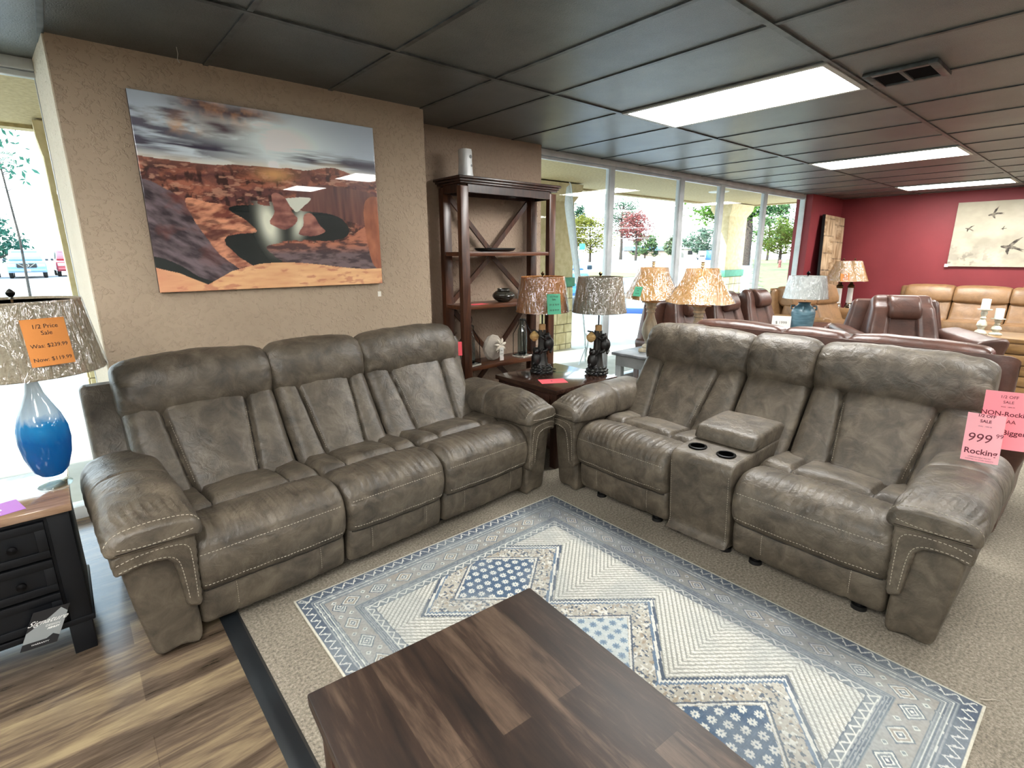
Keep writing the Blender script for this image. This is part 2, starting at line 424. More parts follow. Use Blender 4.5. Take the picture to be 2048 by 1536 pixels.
# ------------------------------------------------------------------ the room
CZ = 2.50
WY = 3.86          # window plane
PY = 3.36          # face of the tan pier
NY = 3.72          # tan wall of the nook
RX = 11.5          # red wall
m = MB(); m.bb((-5.2, -7.2, -0.12), (11.7, WY + 0.1, 0.0)); struct(m.build('floor', M['carpet']))
m = MB(); m.bb((-5.2, -7.2, 0.0), (0.30, WY - 0.02, 0.006)); struct(m.build('floor_plank', M['lvt']))
# black threshold strip between plank floor and carpet
m = MB(); m.rings([[(0.295, y, 0.004), (0.305, y, 0.014), (0.33, y, 0.02), (0.36, y, 0.014), (0.372, y, 0.001)] for y in (-7.0, -3, 0, 1.5, 3.2)])
struct(m.build('trim_1', M['rubber']))
# ceiling slab with its grid bars
m = MB(); m.bb((-5.2, -7.2, CZ), (11.7, WY + 0.2, CZ + 0.1)); ce = struct(m.build('ceiling', M['ceil']))
GX0, GY0, GS = 3.225, 2.548, 0.6706
m = MB()
xs = [-4.62 - k for k in range(0, 8)] + [-3.65, -2.65, -1.70, -1.0] + list(range(0, 13))
for i in xs:
    x = GX0 + i * GS
    if -5.1 < x < 11.5: m.bb((x - 0.012, -7.1, CZ - 0.006), (x + 0.012, WY, CZ + 0.002))
for j in range(0, 8):
    y = GY0 - j * GS * 2; m.bb((-5.1, y - 0.014, CZ - 0.009), (11.5, y + 0.014, CZ + 0.002))
struct(m.build('trim_2', M['tbar']))
# tan pier with the picture
m = MB(); m.prism([(0.135, PY), (2.10, PY), (2.10, WY + 0.12), (0.095, WY + 0.12), (0.095, WY)], lambda a, b: (a, b, 0), lambda a, b: (a, b, CZ)); struct(m.build('wall_pier', M['plaster']))
m = MB(); m.bb((2.10, NY, 0), (3.58, WY + 0.12, CZ), 0.004); struct(m.build('wall_nook', plaster('nook_plaster', '94806f', '9f8b79')))
# pier's reveal towards the left window; paler colour paints in the sunlight on it
m = MB(); m.prism([(0.134, PY + 0.003), (0.094, WY - 0.002), (0.088, WY - 0.002), (0.128, PY + 0.003)], lambda a, b: (a, b, 0), lambda a, b: (a, b, CZ - 0.001)); struct(m.build('trim_3', plaster('sunlit_reveal_plaster', 'c9bda6', 'd8cdb9')))
# red end
m = MB(); m.bb((RX, -7.2, 0), (RX + 0.15, NY + 0.3, CZ)); struct(m.build('wall_right', M['red']))
m = MB(); m.bb((10.03, NY, 0), (RX, WY + 0.12, CZ)); struct(m.build('wall_return', M['red']))
# unseen sides of the shop
m = MB(); m.bb((-5.3, -7.3, 0), (11.7, -7.2, CZ)); struct(m.build('wall_back', M['white_paint']))
m = MB(); m.bb((-5.3, -7.2, 0), (-5.2, WY, CZ)); struct(m.build('wall_left', M['white_paint']))

def window(n, x0, x1, mull, z0=0.08, jr=0.035):
    """run of full height panes between x0 and x1 with mullions at the given x ranges"""
    fr = MB()
    fr.bb((x0, WY - 0.03, CZ - 0.055), (x1, WY + 0.05, CZ), 0.004)
    fr.bb((x0, WY - 0.012, CZ - 0.085), (x1, WY + 0.03, CZ - 0.06), 0.003)
    fr.bb((x0, WY - 0.05, 0), (x1, WY + 0.05, z0), 0.004)
    fr.bb((x0, WY - 0.03, z0), (x0 + 0.035, WY + 0.05, CZ - 0.055), 0.003)
    fr.bb((x1 - jr, WY - 0.03 * (jr > 0.01), z0), (x1, WY + 0.05, CZ - 0.055), 0)
    for a, b in mull:
        fr.bb((a, WY - 0.022, z0), (b, WY + 0.045, CZ - 0.055), 0.004)
        fr.bb((a - 0.012, WY - 0.01, z0), (b + 0.012, WY + 0.025, CZ - 0.055), 0.003)
    root = fr.build('window_%d' % n, M['alu']); struct(root)
    edges = [x0 + 0.035] + [e for ab in mull for e in ab] + [x1 - jr]
    for k in range(0, len(edges), 2):
        g = MB(); g.bb((edges[k], WY + 0.004, z0), (edges[k + 1], WY + 0.010, CZ - 0.085)); struct(g.build('window_glass', M['glass'], root))
    return root
window(1, -5.2, 0.09, [(-1.62, -1.52), (-3.4, -3.3)], jr=0.006)
window(2, 3.58, 10.03, [(4.735, 4.815), (6.12, 6.215), (7.13, 7.235), (8.49, 8.58)])
# window head wall above and sills outside: closes the shell
m = MB(); m.bb((-5.3, WY - 0.02, CZ), (11.7, WY + 0.2, CZ + 0.4)); struct(m.build('wall_header', M['soffit']))

# fluorescent fixtures recessed in the ceiling grid
lightlabels = {
    (0, 0): 'white fluorescent ceiling panel nearest the camera, beside the vent',
    (5, 0): 'white fluorescent ceiling panel, middle one of the row of three',
    (10, 0): 'white fluorescent ceiling panel farthest off, next to the red wall'}
def troffer(x0, y0, x1, y1, label):
    t = thing('ceiling_light', label, 'ceiling light', ((x0 + x1) / 2, (y0 + y1) / 2, CZ), 0, 'recessed fluorescent ceiling panels')
    w, h = (x1 - x0) / 2, (y1 - y0) / 2
    f = MB()
    for a, b in (((-w, -h), (w, -h + 0.03)), ((-w, h - 0.03), (w, h)), ((-w, -h + 0.03), (-w + 0.03, h - 0.03)), ((w - 0.03, -h + 0.03), (w, h - 0.03))):
        f.bb((*a, -0.014), (*b, -0.001))
    f.build('frame', M['fixture'], t)
    d = MB(); d.bb((-w + 0.03, -h + 0.03, -0.011), (w - 0.03, h - 0.03, -0.003)); d.build('diffuser', M['troffer'], t)
    return t
for i in (0, 5, 10):
    x = GX0 + i * GS; troffer(x + 0.005, GY0 - 2 * GS + 0.01, x + GS - 0.005, GY0 - 0.01, lightlabels[(i, 0)])
x = GX0 - 0.35
troffer(2.80, -2.0, 3.30, -1.30, 'small square ceiling panel reflected lowest in the landscape picture')
troffer(2.94, -0.36, 3.50, 0.36, 'ceiling panel reflected at the edge of the landscape picture')
for k, (lx, ly) in enumerate([(-0.75, 0.2), (-1.9, 2.0), (-2.2, -0.8), (0.2, -3.2), (6.6, -3.2), (9.9, -3.2), (-2.2, -3.2), (6.6, -0.6), (9.9, -0.6)]):  # the leading pair is added, out of view, to brighten the picture wall
    troffer(lx, ly - 0.6, lx + 0.66, ly + 0.7, 'unseen fluorescent ceiling panel over the shop, some of the set added for light')

# air vent
t = thing('ceiling_vent', 'dark metal air vent register in the black tiled ceiling', 'vent', (3.77, 0.995, CZ))
f = MB()
for a, b in (((-0.16, -0.17), (0.16, -0.13)), ((-0.16, 0.13), (0.16, 0.17)), ((-0.16, -0.13), (-0.12, 0.13)), ((0.12, -0.13), (0.16, 0.13)), ((-0.12, -0.01), (0.12, 0.01))):
    f.bb((*a, -0.022), (*b, -0.001), 0.003)
f.build('frame', M['tbar'], t)
sl_ = MB()
for k in range(9):
    x = -0.105 + k * 0.026; sl_.box((x, 0, -0.009), (0.016, 0.255, 0.002), rot=Matrix.Rotation(radians(35), 3, 'Y'))
sl_.build('louver', M['black_metal'], t)
b_ = MB(); b_.bb((-0.12, -0.13, -0.0045), (0.12, 0.13, -0.001)); b_.build('backing', M['black_plastic'], t)
# wire hook hanging from the ceiling over the picture
m = MB(); m.tube([(0.62, 3.18, CZ), (0.622, 3.18, CZ - 0.03), (0.616, 3.178, CZ - 0.055), (0.622, 3.17, CZ - 0.07)], 0.0018, 6)
tag(m.build('ceiling_hook', M['fixture']), 'thin white wire hook hanging from the black ceiling above the picture', 'hook')
# ------------------------------------------------------------------ taupe reclining sofa and loveseat
HEAD = [(0.795, 0.758), (0.735, 0.772), (0.698, 0.828), (0.695, 0.91), (0.715, 0.985), (0.765, 1.04), (0.83, 1.058), (0.895, 1.035), (0.93, 0.97), (0.925, 0.86), (0.88, 0.775)]
BACK = [(0.46, 0.44), (0.50, 0.50), (0.565, 0.60), (0.635, 0.71), (0.70, 0.805), (0.76, 0.86), (0.86, 0.86), (0.84, 0.70), (0.78, 0.50), (0.66, 0.40), (0.52, 0.40)]
SEAT = [(0.03, 0.215), (-0.015, 0.235), (-0.04, 0.30), (-0.04, 0.375), (-0.015, 0.435), (0.05, 0.478), (0.13, 0.485), (0.21, 0.475), (0.30, 0.482), (0.42, 0.47), (0.55, 0.455), (0.64, 0.42), (0.62, 0.32), (0.40, 0.27), (0.15, 0.24)]
FOOT = [(0.05, 0.05), (0.022, 0.07), (0.008, 0.16), (0.012, 0.215), (0.03, 0.245), (0.08, 0.24), (0.11, 0.16), (0.10, 0.06)]

def Tid(a, p, q): return (a, p, q)
def g(x, c, w): return exp(-((x - c) / w) ** 2)

def seat_unit(t, u0, u1, seed, head=True, seams=(0.24, 0.76), bu0=None, bu1=None, parts=('seat_cushion', 'footrest_panel', 'back_cushion', 'headrest'), hz=0.0):
    wv = u1 - u0
    bu0 = u0 if bu0 is None else bu0; bu1 = u1 if bu1 is None else bu1
    def dseat(w, s, v, z, a):
        if z < 0.40 and v > 0.1: return 0.0
        d = 0.0
        # cross seam and lengthwise tufting seams on the seat top
        if z > 0.40:
            d -= 0.022 * g(v, 0.235, 0.013)
            if v > 0.235:
                for c in seams: d -= 0.026 * g(w, c, 0.018) * min(1, (v - 0.235) / 0.05)
                d += 0.012 * abs(sin(pi * (w - seams[0]) / (seams[1] - seams[0]))) * min(1, (v - 0.235) / 0.06)
        # gathers over the rolled front
        if v < 0.235:
            k = g(z, 0.44, 0.05) + (0.8 if z > 0.44 else 0) * g(v, 0.1, 0.12)
            x = a * 150 + 2.2 * sin(z * 30 + a * 7 + seed)
            d += 0.0040 * wig(x, seed) * min(k, 1.0) * (0.35 + 0.65 * abs(sin(w * 5 + seed)))
            d += 0.0015 * wig(a * 60, seed + 2) * g(z, 0.26, 0.05)
        if v < 0.02: d -= 0.007 * g(z, 0.395, 0.008)
        d += 0.0035 * wig(a * 9 + v * 6, seed)
        return d
    m = MB()
    Sf = cushion(m, SEAT, u0 + 0.004, u1 - 0.004, Tid, M=84, N=110, rd=0.045, bulge=0.006, disp=dseat)
    us = np.linspace(u0 + 0.03, u1 - 0.03, 50)
    stitch(m, [Sf(a, -0.032, 0.40, 0.002) for a in us]); stitch(m, [Sf(a, -0.028, 0.262, 0.002) for a in us])
    m.tube([Sf(a, 0.02, 0.222, 0.001) for a in us], 0.004, 6, 2)
    m.tube([Sf(a, 0.235, 0.476, 0.0005) for a in us], 0.0028, 5, 2)  # dark line painting the shade in the cross seam groove
    for c in seams: m.tube([Sf(u0 + wv * c, v, 0.478, 0.0005) for v in np.linspace(0.245, 0.56, 20)], 0.0028, 5, 2)  # same painted groove shade along the lengthwise seams
    m.build(parts[0], [M['taupe'], M['thread'], M['welt_seam_shade']], t, 50)
    def dfoot(w, s, v, z, a):
        if v > 0.06: return 0
        d = -0.006 * (g(w, 0.22, 0.012) + g(w, 0.78, 0.012))
        if 0.24 < w < 0.76: d += 0.0016 * wig(a * 90, seed + 1)
        return d + 0.002 * wig(a * 14 + z * 9, seed + 4)
    m = MB(); Sf = cushion(m, FOOT, u0 + 0.008, u1 - 0.008, Tid, M=40, N=60, rd=0.03, bulge=0.004, disp=dfoot)
    for c in (0.22, 0.78):
        a = u0 + wv * c + 0.008; stitch(m, [Sf(a, 0.010 + 0.02 * abs(z - .16), z, 0.002) for z in np.linspace(0.09, 0.22, 16)], 0.0011, 0.006, 0.005)
    m.build(parts[1], [M['taupe'], M['thread']], t, 50)
    def dback(w, s, v, z, a):
        if v > 0.5 + (z - 0.44) * 0.72: return 0.0
        fr = (z - 0.44) / 0.42
        d = 0.0
        if seams:
            c0 = seams[0] + 0.045 * (1 - fr) - 0.03 * fr; c1 = seams[1] - 0.045 * (1 - fr) + 0.03 * fr
            for c in (c0, c1): d -= 0.030 * g(w, c, 0.016)
            d += 0.018 * max(0, sin(pi * (w - c0) / (c1 - c0))) ** 0.7 if c0 < w < c1 else 0.010 * sin(pi * (w / c0 if w <= c0 else (1 - w) / (1 - c1)))
            for c in (c0, c1): d += 0.0022 * wig(z * 150 + w * 30, seed) * g(w, c, 0.07)
        else: d += 0.010 * sin(pi * w)
        d += 0.003 * wig(a * 12 + z * 10, seed + 2)
        return d
    m = MB(); Sf = cushion(m, BACK, bu0 + 0.004, bu1 - 0.004, Tid, M=64, N=64, rd=0.05, bulge=0.004, disp=dback)
    if seams:
        for sgn, c in ((1, seams[0]), (-1, seams[1])):
            pts = []
            for z in np.linspace(0.50, 0.77, 26):
                fr = (z - 0.44) / 0.42; cc = (c + sgn * 0.045 * (1 - fr) - sgn * 0.03 * fr) + sgn * 0.022
                vv = 0.46 + (z - 0.44) * 0.64; pts.append(Sf(bu0 + (bu1 - bu0) * cc, vv, z, 0.002))
            stitch(m, pts, 0.0011, 0.007, 0.006)
            pts = []
            for z in np.linspace(0.47, 0.80, 30):
                fr = (z - 0.44) / 0.42; cc = c + sgn * 0.045 * (1 - fr) - sgn * 0.03 * fr; pts.append(Sf(bu0 + (bu1 - bu0) * cc, 0.46 + (z - 0.44) * 0.64, z, 0.0008))
            m.tube(pts, 0.0032, 5, 2)  # dark line painting the shade down the back seam
    m.build(parts[2], [M['taupe'], M['thread'], M['welt_seam_shade']], t, 50)
    def dhead(w, s, v, z, a):
        e = min(w, 1 - w)
        d = 0.0045 * wig(a * 10 + z * 11, seed + 3) + 0.0016 * wig(a * 31 - z * 26, seed)
        if v < 0.86: d += 0.0035 * wig(a * 95, seed + 5) * g(z, 0.80, 0.035) * (1 if wig(a * 9, seed) > -0.1 else 0.2)
        # puckered corners
        d += 0.010 * g(e, 0.03, 0.05) * wig(z * 85 + v * 60 + a * 20, seed + 7) * 0.7
        # crown
        d += -0.020 * (2 * abs(w - 0.5)) ** 3 * (1 if z > 0.95 else 0.3)
        return d
    H = [(v, z + hz) for v, z in HEAD]
    m = MB(); Sf = cushion(m, H, bu0 - 0.006, bu1 + 0.006, Tid, M=60, N=60, rd=0.065, bulge=0.008, disp=dhead)
    us = np.linspace(bu0 + 0.03, bu1 - 0.03, 50)
    m.tube([Sf(a, 0.745, 0.785 + hz, 0.001) for a in us], 0.0035, 6, 2)
    m.tube([Sf(a, 0.90, 1.03 + hz, 0.001) for a in us], 0.0035, 6, 0)
    m.build(parts[3], [M['taupe'], M['thread'], M['welt_seam_shade']], t, 50)

def arm_unit(t, u_out, sgn, fl=1.0):
    """u_out: outer bottom edge; sgn +1: the arm lies at larger u than u_out."""
    def U(x): return u_out + sgn * (x if x > 0 else x * fl)     # x: 0 outer bottom, .155 inner side
    def lean(z): return -0.03 * (z / 0.5) ** 1.2
    # body, narrower towards the floor
    body = [(0.155, 0.02), (0.155, 0.25), (0.155, 0.52), (0.02, 0.54), (-0.058, 0.50), (-0.056, 0.40), (-0.042, 0.26), (-0.02, 0.12), (0.004, 0.02), (0.08, 0.02)]
    def T(v, x, z): return (U(x), v + lean(z) * max(0, 1 - max(0, v) / 0.3), z)
    m = MB(); cushion(m, body, 0.0, 0.90, T, M=64, N=16, rd=0.022, disp=lambda w, s, x, z, a: 0.0015 * wig(a * 13 + z * 17, sgn))
    m.build('arm_body', [M['taupe']], t, 50)
    # yoke: inverted L band under the pad
    poly = [(0.168, 0.205), (0.172, 0.36), (0.172, 0.515), (0.10, 0.532), (-0.02, 0.530), (-0.078, 0.50), (-0.083, 0.455), (-0.070, 0.430), (0.0, 0.443), (0.062, 0.437), (0.092, 0.415), (0.104, 0.36), (0.112, 0.28), (0.118, 0.215), (0.14, 0.198)]
    PP = resample([p for p in poly], 170)
    rs = []
    for dv, ins in ((0.03, 0.0), (-0.016, 0.0), (-0.026, 0.0015), (-0.031, 0.005), (-0.033, 0.009)):
        c = PP; T1 = np.roll(c, -1, 0) - np.roll(c, 1, 0); T1 /= np.linalg.norm(T1, axis=1)[:, None] + 1e-9
        Nn = np.stack([T1[:, 1], -T1[:, 0]], 1)
        area = 0.5 * np.sum(c[:, 0] * np.roll(c[:, 1], -1) - np.roll(c[:, 0], -1) * c[:, 1])
        if area < 0: Nn = -Nn
        Q = c - Nn * ins + Nn * (0.0016 * np.sin(np.arange(len(c)) * 1.15) * (dv < 0))[:, None]
        rs.append([(U(q[0]), dv + lean(q[1]) + 0.0012 * wig(q[0] * 160 + q[1] * 160, 2), q[1]) for q in Q])
    m = MB(); m.rings(rs, caps=False)
    from mathutils.geometry import tessellate_polygon
    last = rs[-1]; tri_ = tessellate_polygon([[Vector((q[0], q[2], 0)) for q in last]]); m.add(last, [tuple(t_) for t_ in tri_])
    # side wrap of the band along the outside of the arm
    m.rings([[(U(x), v, z) for x, z in ((-0.055, 0.50), (-0.078, 0.49), (-0.085, 0.47), (-0.079, 0.44), (-0.055, 0.435))] for v in (-0.05, 0.0, 0.2, 0.5, 0.72)])
    f = lambda x, z: (U(x), -0.036 + lean(z), z)
    stitch(m, [f(*p) for p in resample([(-0.072, 0.478), (0.0, 0.492), (0.09, 0.49), (0.145, 0.47), (0.155, 0.40), (0.155, 0.23)], 40, False)], 0.0015, 0.009, 0.006)
    stitch(m, [f(*p) for p in resample([(-0.068, 0.447), (0.0, 0.457), (0.07, 0.452), (0.107, 0.425), (0.12, 0.36), (0.128, 0.23)], 40, False)], 0.0015, 0.009, 0.006)
    m.build('arm_front_band', [M['taupe'], M['thread']], t, 50)
    # padded top
    base = [(0.190, 0.486), (0.208, 0.535), (0.185, 0.62), (0.13, 0.652), (0.04, 0.664), (-0.04, 0.65), (-0.082, 0.61), (-0.096, 0.56), (-0.09, 0.508), (-0.02, 0.496), (0.10, 0.490)]
    def ringf(v, Q):
        k = min(1.0, max(0.0, (v + 0.045) / 0.30)); h = 0.56 + 0.44 * sin(k * pi / 2) ** 0.9
        Q = Q.copy(); Q[:, 1] = 0.512 + (Q[:, 1] - 0.512) * h
        return Q
    def darm(w, s, x, z, a):
        d = 0.003 * wig(a * 16 + x * 14 + sgn, 1)
        d += 0.0062 * wig(x * 200 + sgn * 2 + 2.0 * sin(a * 24), 3) * g(a, 0.02, 0.045) * (1 if z > 0.55 else 0.2)
        d -= 0.006 * g(a, 0.36, 0.007)
        d -= 0.004 * g(a, -0.02, 0.006)
        return d
    m = MB(); Sf = cushion(m, base, -0.075, 0.74, lambda v, x, z: (U(x), v, z), M=150, N=84, rd=0.036, rd1=0.09, disp=darm, ringf=ringf)
    top = resample([(0.19, 0.58), (0.165, 0.64), (0.13, 0.652), (0.04, 0.664), (-0.04, 0.65), (-0.08, 0.61), (-0.094, 0.575)], 30, False)
    stitch(m, [Sf(-0.046, p[0], p[1], 0.002) for p in top], 0.0015, 0.009, 0.006)
    fr = [(U(x), -0.077, z) for x, z in resample([(0.17, 0.538), (0.10, 0.528), (0.0, 0.528), (-0.07, 0.542)], 20, False)]
    stitch(m, fr, 0.0015, 0.009, 0.006)
    m.build('arm_pad', [M['taupe'], M['thread']], t, 50)

def shell(t, Wd, e=-0.02):
    prof = [(0.62, 0.16), (0.72, 0.34), (0.79, 0.56), (0.86, 0.78), (0.872, 0.89), (0.905, 0.94), (0.95, 0.93), (0.965, 0.87), (0.955, 0.5), (0.93, 0.12), (0.8, 0.08), (0.66, 0.08)]
    m = MB(); cushion(m, prof, e, Wd - e, Tid, M=48, N=20, rd=0.03)
    m.build('back_frame', [M['taupe']], t, 50)
    b = MB(); b.bb((0.12, 0.10, 0.055), (Wd - 0.12, 0.70, 0.30)); b.build('base', M['black_plastic'], t)

def foot(t, u, v):
    m = MB(); m.cyl((u, v, 0.0), (u, v, 0.018), 0.032, 0.030, 16); m.cyl((u, v, 0.018), (u, v, 0.075), 0.016, 0.02, 12)
    m.box((u, v + 0.05, 0.05), (0.05, 0.14, 0.03), 0.006)
    m.build('foot', M['black_plastic'], t)

sofa = thing('reclining_sofa', 'taupe three seat reclining sofa against the tan wall under the canyon picture', 'sofa', (0.064, 2.175, 0.0), radians(3.0))
WS = 2.18
shell(sofa, WS)
for k, (a, b_, c, d) in enumerate([(0.155, 0.80, 0.10, 0.785), (0.80, 1.375, 0.785, 1.335), (1.375, 2.025, 1.335, 2.05)]):
    seat_unit(sofa, a, b_, 1.3 + 2.1 * k, bu0=c, bu1=d)
arm_unit(sofa, 0.0, 1); arm_unit(sofa, WS, -1, 0.5)
for u in (0.22, 0.70, 1.45, 1.96): foot(sofa, u, 0.16)
for u in (0.3, 1.9): foot(sofa, u, 0.72)

love = thing('reclining_loveseat', 'taupe reclining loveseat with a centre console and two cup holders', 'loveseat', (2.372, 2.262, 0.0), radians(-90.0))
WL = 2.03
shell(love, WL, 0.08)
seat_unit(love, 0.16, 0.83, 9.1, bu0=0.13, bu1=0.865)
seat_unit(love, 1.19, 1.87, 5.7, bu0=1.235, bu1=1.97)
# middle back over the console
def middle():
    m = MB()
    cushion(m, BACK, 0.872, 1.228, Tid, M=56, N=36, rd=0.045, bulge=0.004, disp=lambda w, s, v, z, a: 0.010 * sin(pi * w) + 0.003 * wig(a * 12 + z * 10, 3))
    m.build('back_cushion', [M['taupe'], M['thread']], love, 50)
    def dh(w, s, v, z, a):
        e = min(w, 1 - w); return 0.004 * wig(a * 12 + z * 12, 2) + 0.007 * g(e, 0.05, 0.08) * wig(z * 80 + v * 50, 4)
    m = MB(); Sf = cushion(m, [(v - 0.01, z + 0.0) for v, z in HEAD], 0.862, 1.236, Tid, M=56, N=40, rd=0.055, bulge=0.006, disp=dh)
    m.tube([Sf(a, 0.735, 0.785, 0.001) for a in np.linspace(0.89, 1.21, 30)], 0.0035, 6, 2)
    m.build('headrest', [M['taupe'], M['thread'], M['welt_seam_shade']], love, 50)
middle()
M['cup'] = mat('cup_well_shade', '020202', rough=0.95, spec=0.0)  # near-black colour stands in for the shade inside the shallow wells
# console
prof = [(0.025, 0.045), (0.012, 0.10), (-0.005, 0.30), (-0.018, 0.46), (-0.005, 0.497), (0.03, 0.51), (0.10, 0.515), (0.30, 0.525), (0.56, 0.53), (0.60, 0.48), (0.60, 0.05)]
m = MB(); Sf = cushion(m, prof, 0.836, 1.184, Tid, M=90, N=26, rd=0.016, disp=lambda w, s, v, z, a: 0.0016 * wig(a * 20 + z * 20, 2))
for a in (0.850, 1.170):
    stitch(m, [Sf(a, 0.02 - 0.08 * (z - 0.05), z, 0.002) for z in np.linspace(0.07, 0.46, 40)], 0.0011, 0.007, 0.006)
    stitch(m, [Sf(a, v, 0.515, 0.002) for v in np.linspace(0.03, 0.2, 20)], 0.0011, 0.007, 0.006)
m.build('console', [M['taupe'], M['thread']], love, 50)
lid = [(0.225, 0.525), (0.215, 0.555), (0.23, 0.59), (0.27, 0.603), (0.40, 0.612), (0.54, 0.612), (0.58, 0.595), (0.585, 0.55), (0.56, 0.522), (0.40, 0.52)]
m = MB(); Sf = cushion(m, lid, 0.838, 1.182, Tid, M=56, N=30, rd=0.022, bulge=0.006, disp=lambda w, s, v, z, a: 0.002 * wig(a * 20 + v * 20, 6))
stitch(m, [Sf(a, 0.222, 0.535, 0.002) for a in np.linspace(0.86, 1.16, 30)], 0.0011, 0.007, 0.006)
m.build('console_lid', [M['taupe'], M['thread']], love, 50)
for u in (0.925, 1.085):
    m = MB(); c = (u, 0.105, 0.512)
    m.lathe([(0.037, -0.002), (0.0385, 0.010), (0.042, 0.012), (0.048, 0.0095), (0.049, 0.004), (0.047, 0.0)], c, 36)
    m.lathe([(0.0, 0.0050), (0.030, 0.0052), (0.0368, 0.009)], c, 36, 1)
    m.build('cup_holder', [M['black_metal'], M['cup']], love, 40)
arm_unit(love, 0.0, 1, 0.35); arm_unit(love, WL, -1, 0.85)
for u in (0.30, 0.72, 0.88, 1.14, 1.30, 1.76): foot(love, u, 0.09)
for u in (0.3, 1.7): foot(love, u, 0.72)
# ------------------------------------------------------------------ patterned surfaces painted vertex by vertex
rs_ = np.random.RandomState(3)
def vnoise(x, y, seed=0):
    """smooth value noise on arrays"""
    xi = np.floor(x).astype(int); yi = np.floor(y).astype(int); fx = x - xi; fy = y - yi
    fx = fx * fx * (3 - 2 * fx); fy = fy * fy * (3 - 2 * fy)
    def h(a, b):
        n = (a * 374761393 + b * 668265263 + seed * 1442695041) & 0x7fffffff
        n = ((n ^ (n >> 13)) * 1274126177) & 0x7fffffff
        return ((n ^ (n >> 16)) & 0xffff) / 65535.0
    return (h(xi, yi) * (1 - fx) + h(xi + 1, yi) * fx) * (1 - fy) + (h(xi, yi + 1) * (1 - fx) + h(xi + 1, yi + 1) * fx) * fy
def fbm(x, y, o=5, seed=0):
    s = 0; a = 0.5; t = 0
    for k in range(o): s = s + a * vnoise(x * 2 ** k, y * 2 ** k, seed + k); t += a; a *= 0.5
    return s / t
def inpoly(U, V, poly):
    r = np.zeros(U.shape, bool); n = len(poly)
    for i in range(n):
        x0, y0 = poly[i]; x1, y1 = poly[(i + 1) % n]
        if y0 == y1: continue
        c = ((y0 > V) != (y1 > V)) & (U < (x1 - x0) * (V - y0) / (y1 - y0) + x0); r ^= c
    return r
def rgb(h): return np.array(lin(h))
def mixc(a, b, t): return a * (1 - t[..., None]) + b * t[..., None]

def painted_sheet(name, w, h, nx, ny, col, T, thick, mats, parent=None, zf=None):
    """front face grid carrying the colour attribute 'pattern', with sides and back. T(a,b,c)->xyz; a 0..w, b 0..h, c depth"""
    A, B = np.meshgrid(np.linspace(0, w, nx), np.linspace(0, h, ny))
    Z = zf(A, B) if zf is not None else np.zeros_like(A)
    X = np.stack(T(A.ravel(), B.ravel(), Z.ravel()), 1)
    idx = np.arange(nx * ny).reshape(ny, nx)
    F = np.stack([idx[:-1, :-1], idx[:-1, 1:], idx[1:, 1:], idx[1:, :-1]], -1).reshape(-1, 4)
    rim = list(idx[0, :]) + list(idx[1:, -1]) + list(idx[-1, -2::-1]) + list(idx[-2:0:-1, 0])
    RA = A.ravel()[rim]; RB = B.ravel()[rim]; RZ = Z.ravel()[rim]
    back = np.stack(T(RA, RB, RZ - thick), 1); n0 = nx * ny; k = len(rim)
    side = [(rim[i], rim[(i + 1) % k], n0 + (i + 1) % k, n0 + i) for i in range(k)]
    faces = [tuple(q) for q in F.tolist()] + [tuple(map(int, q)) for q in side] + [tuple(range(n0, n0 + k))]
    me = bpy.data.meshes.new(name); me.from_pydata(np.concatenate([X, back]).tolist(), [], faces)
    for m_ in mats: me.materials.append(m_)
    mi = [0] * len(F) + [1] * (k + 1); me.polygons.foreach_set('material_index', mi)
    at = me.color_attributes.new('pattern', 'FLOAT_COLOR', 'POINT')
    cc = np.ones((n0 + k, 4)); U = A / w; V = B / h
    cc[:n0, :3] = col(A, B).reshape(-1, 3); cc[n0:, :3] = cc[rim, :3]
    at.data.foreach_set('color', cc.astype(np.float32).ravel())
    me.polygons.foreach_set('use_smooth', [True] * len(F) + [False] * (k + 1)); me.update()
    bm = bmesh.new(); bm.from_mesh(me); bmesh.ops.recalc_face_normals(bm, faces=bm.faces); bm.to_mesh(me); bm.free()
    o = bpy.data.objects.new(name, me); C.objects.link(o)
    if parent: o.parent = parent
    return o

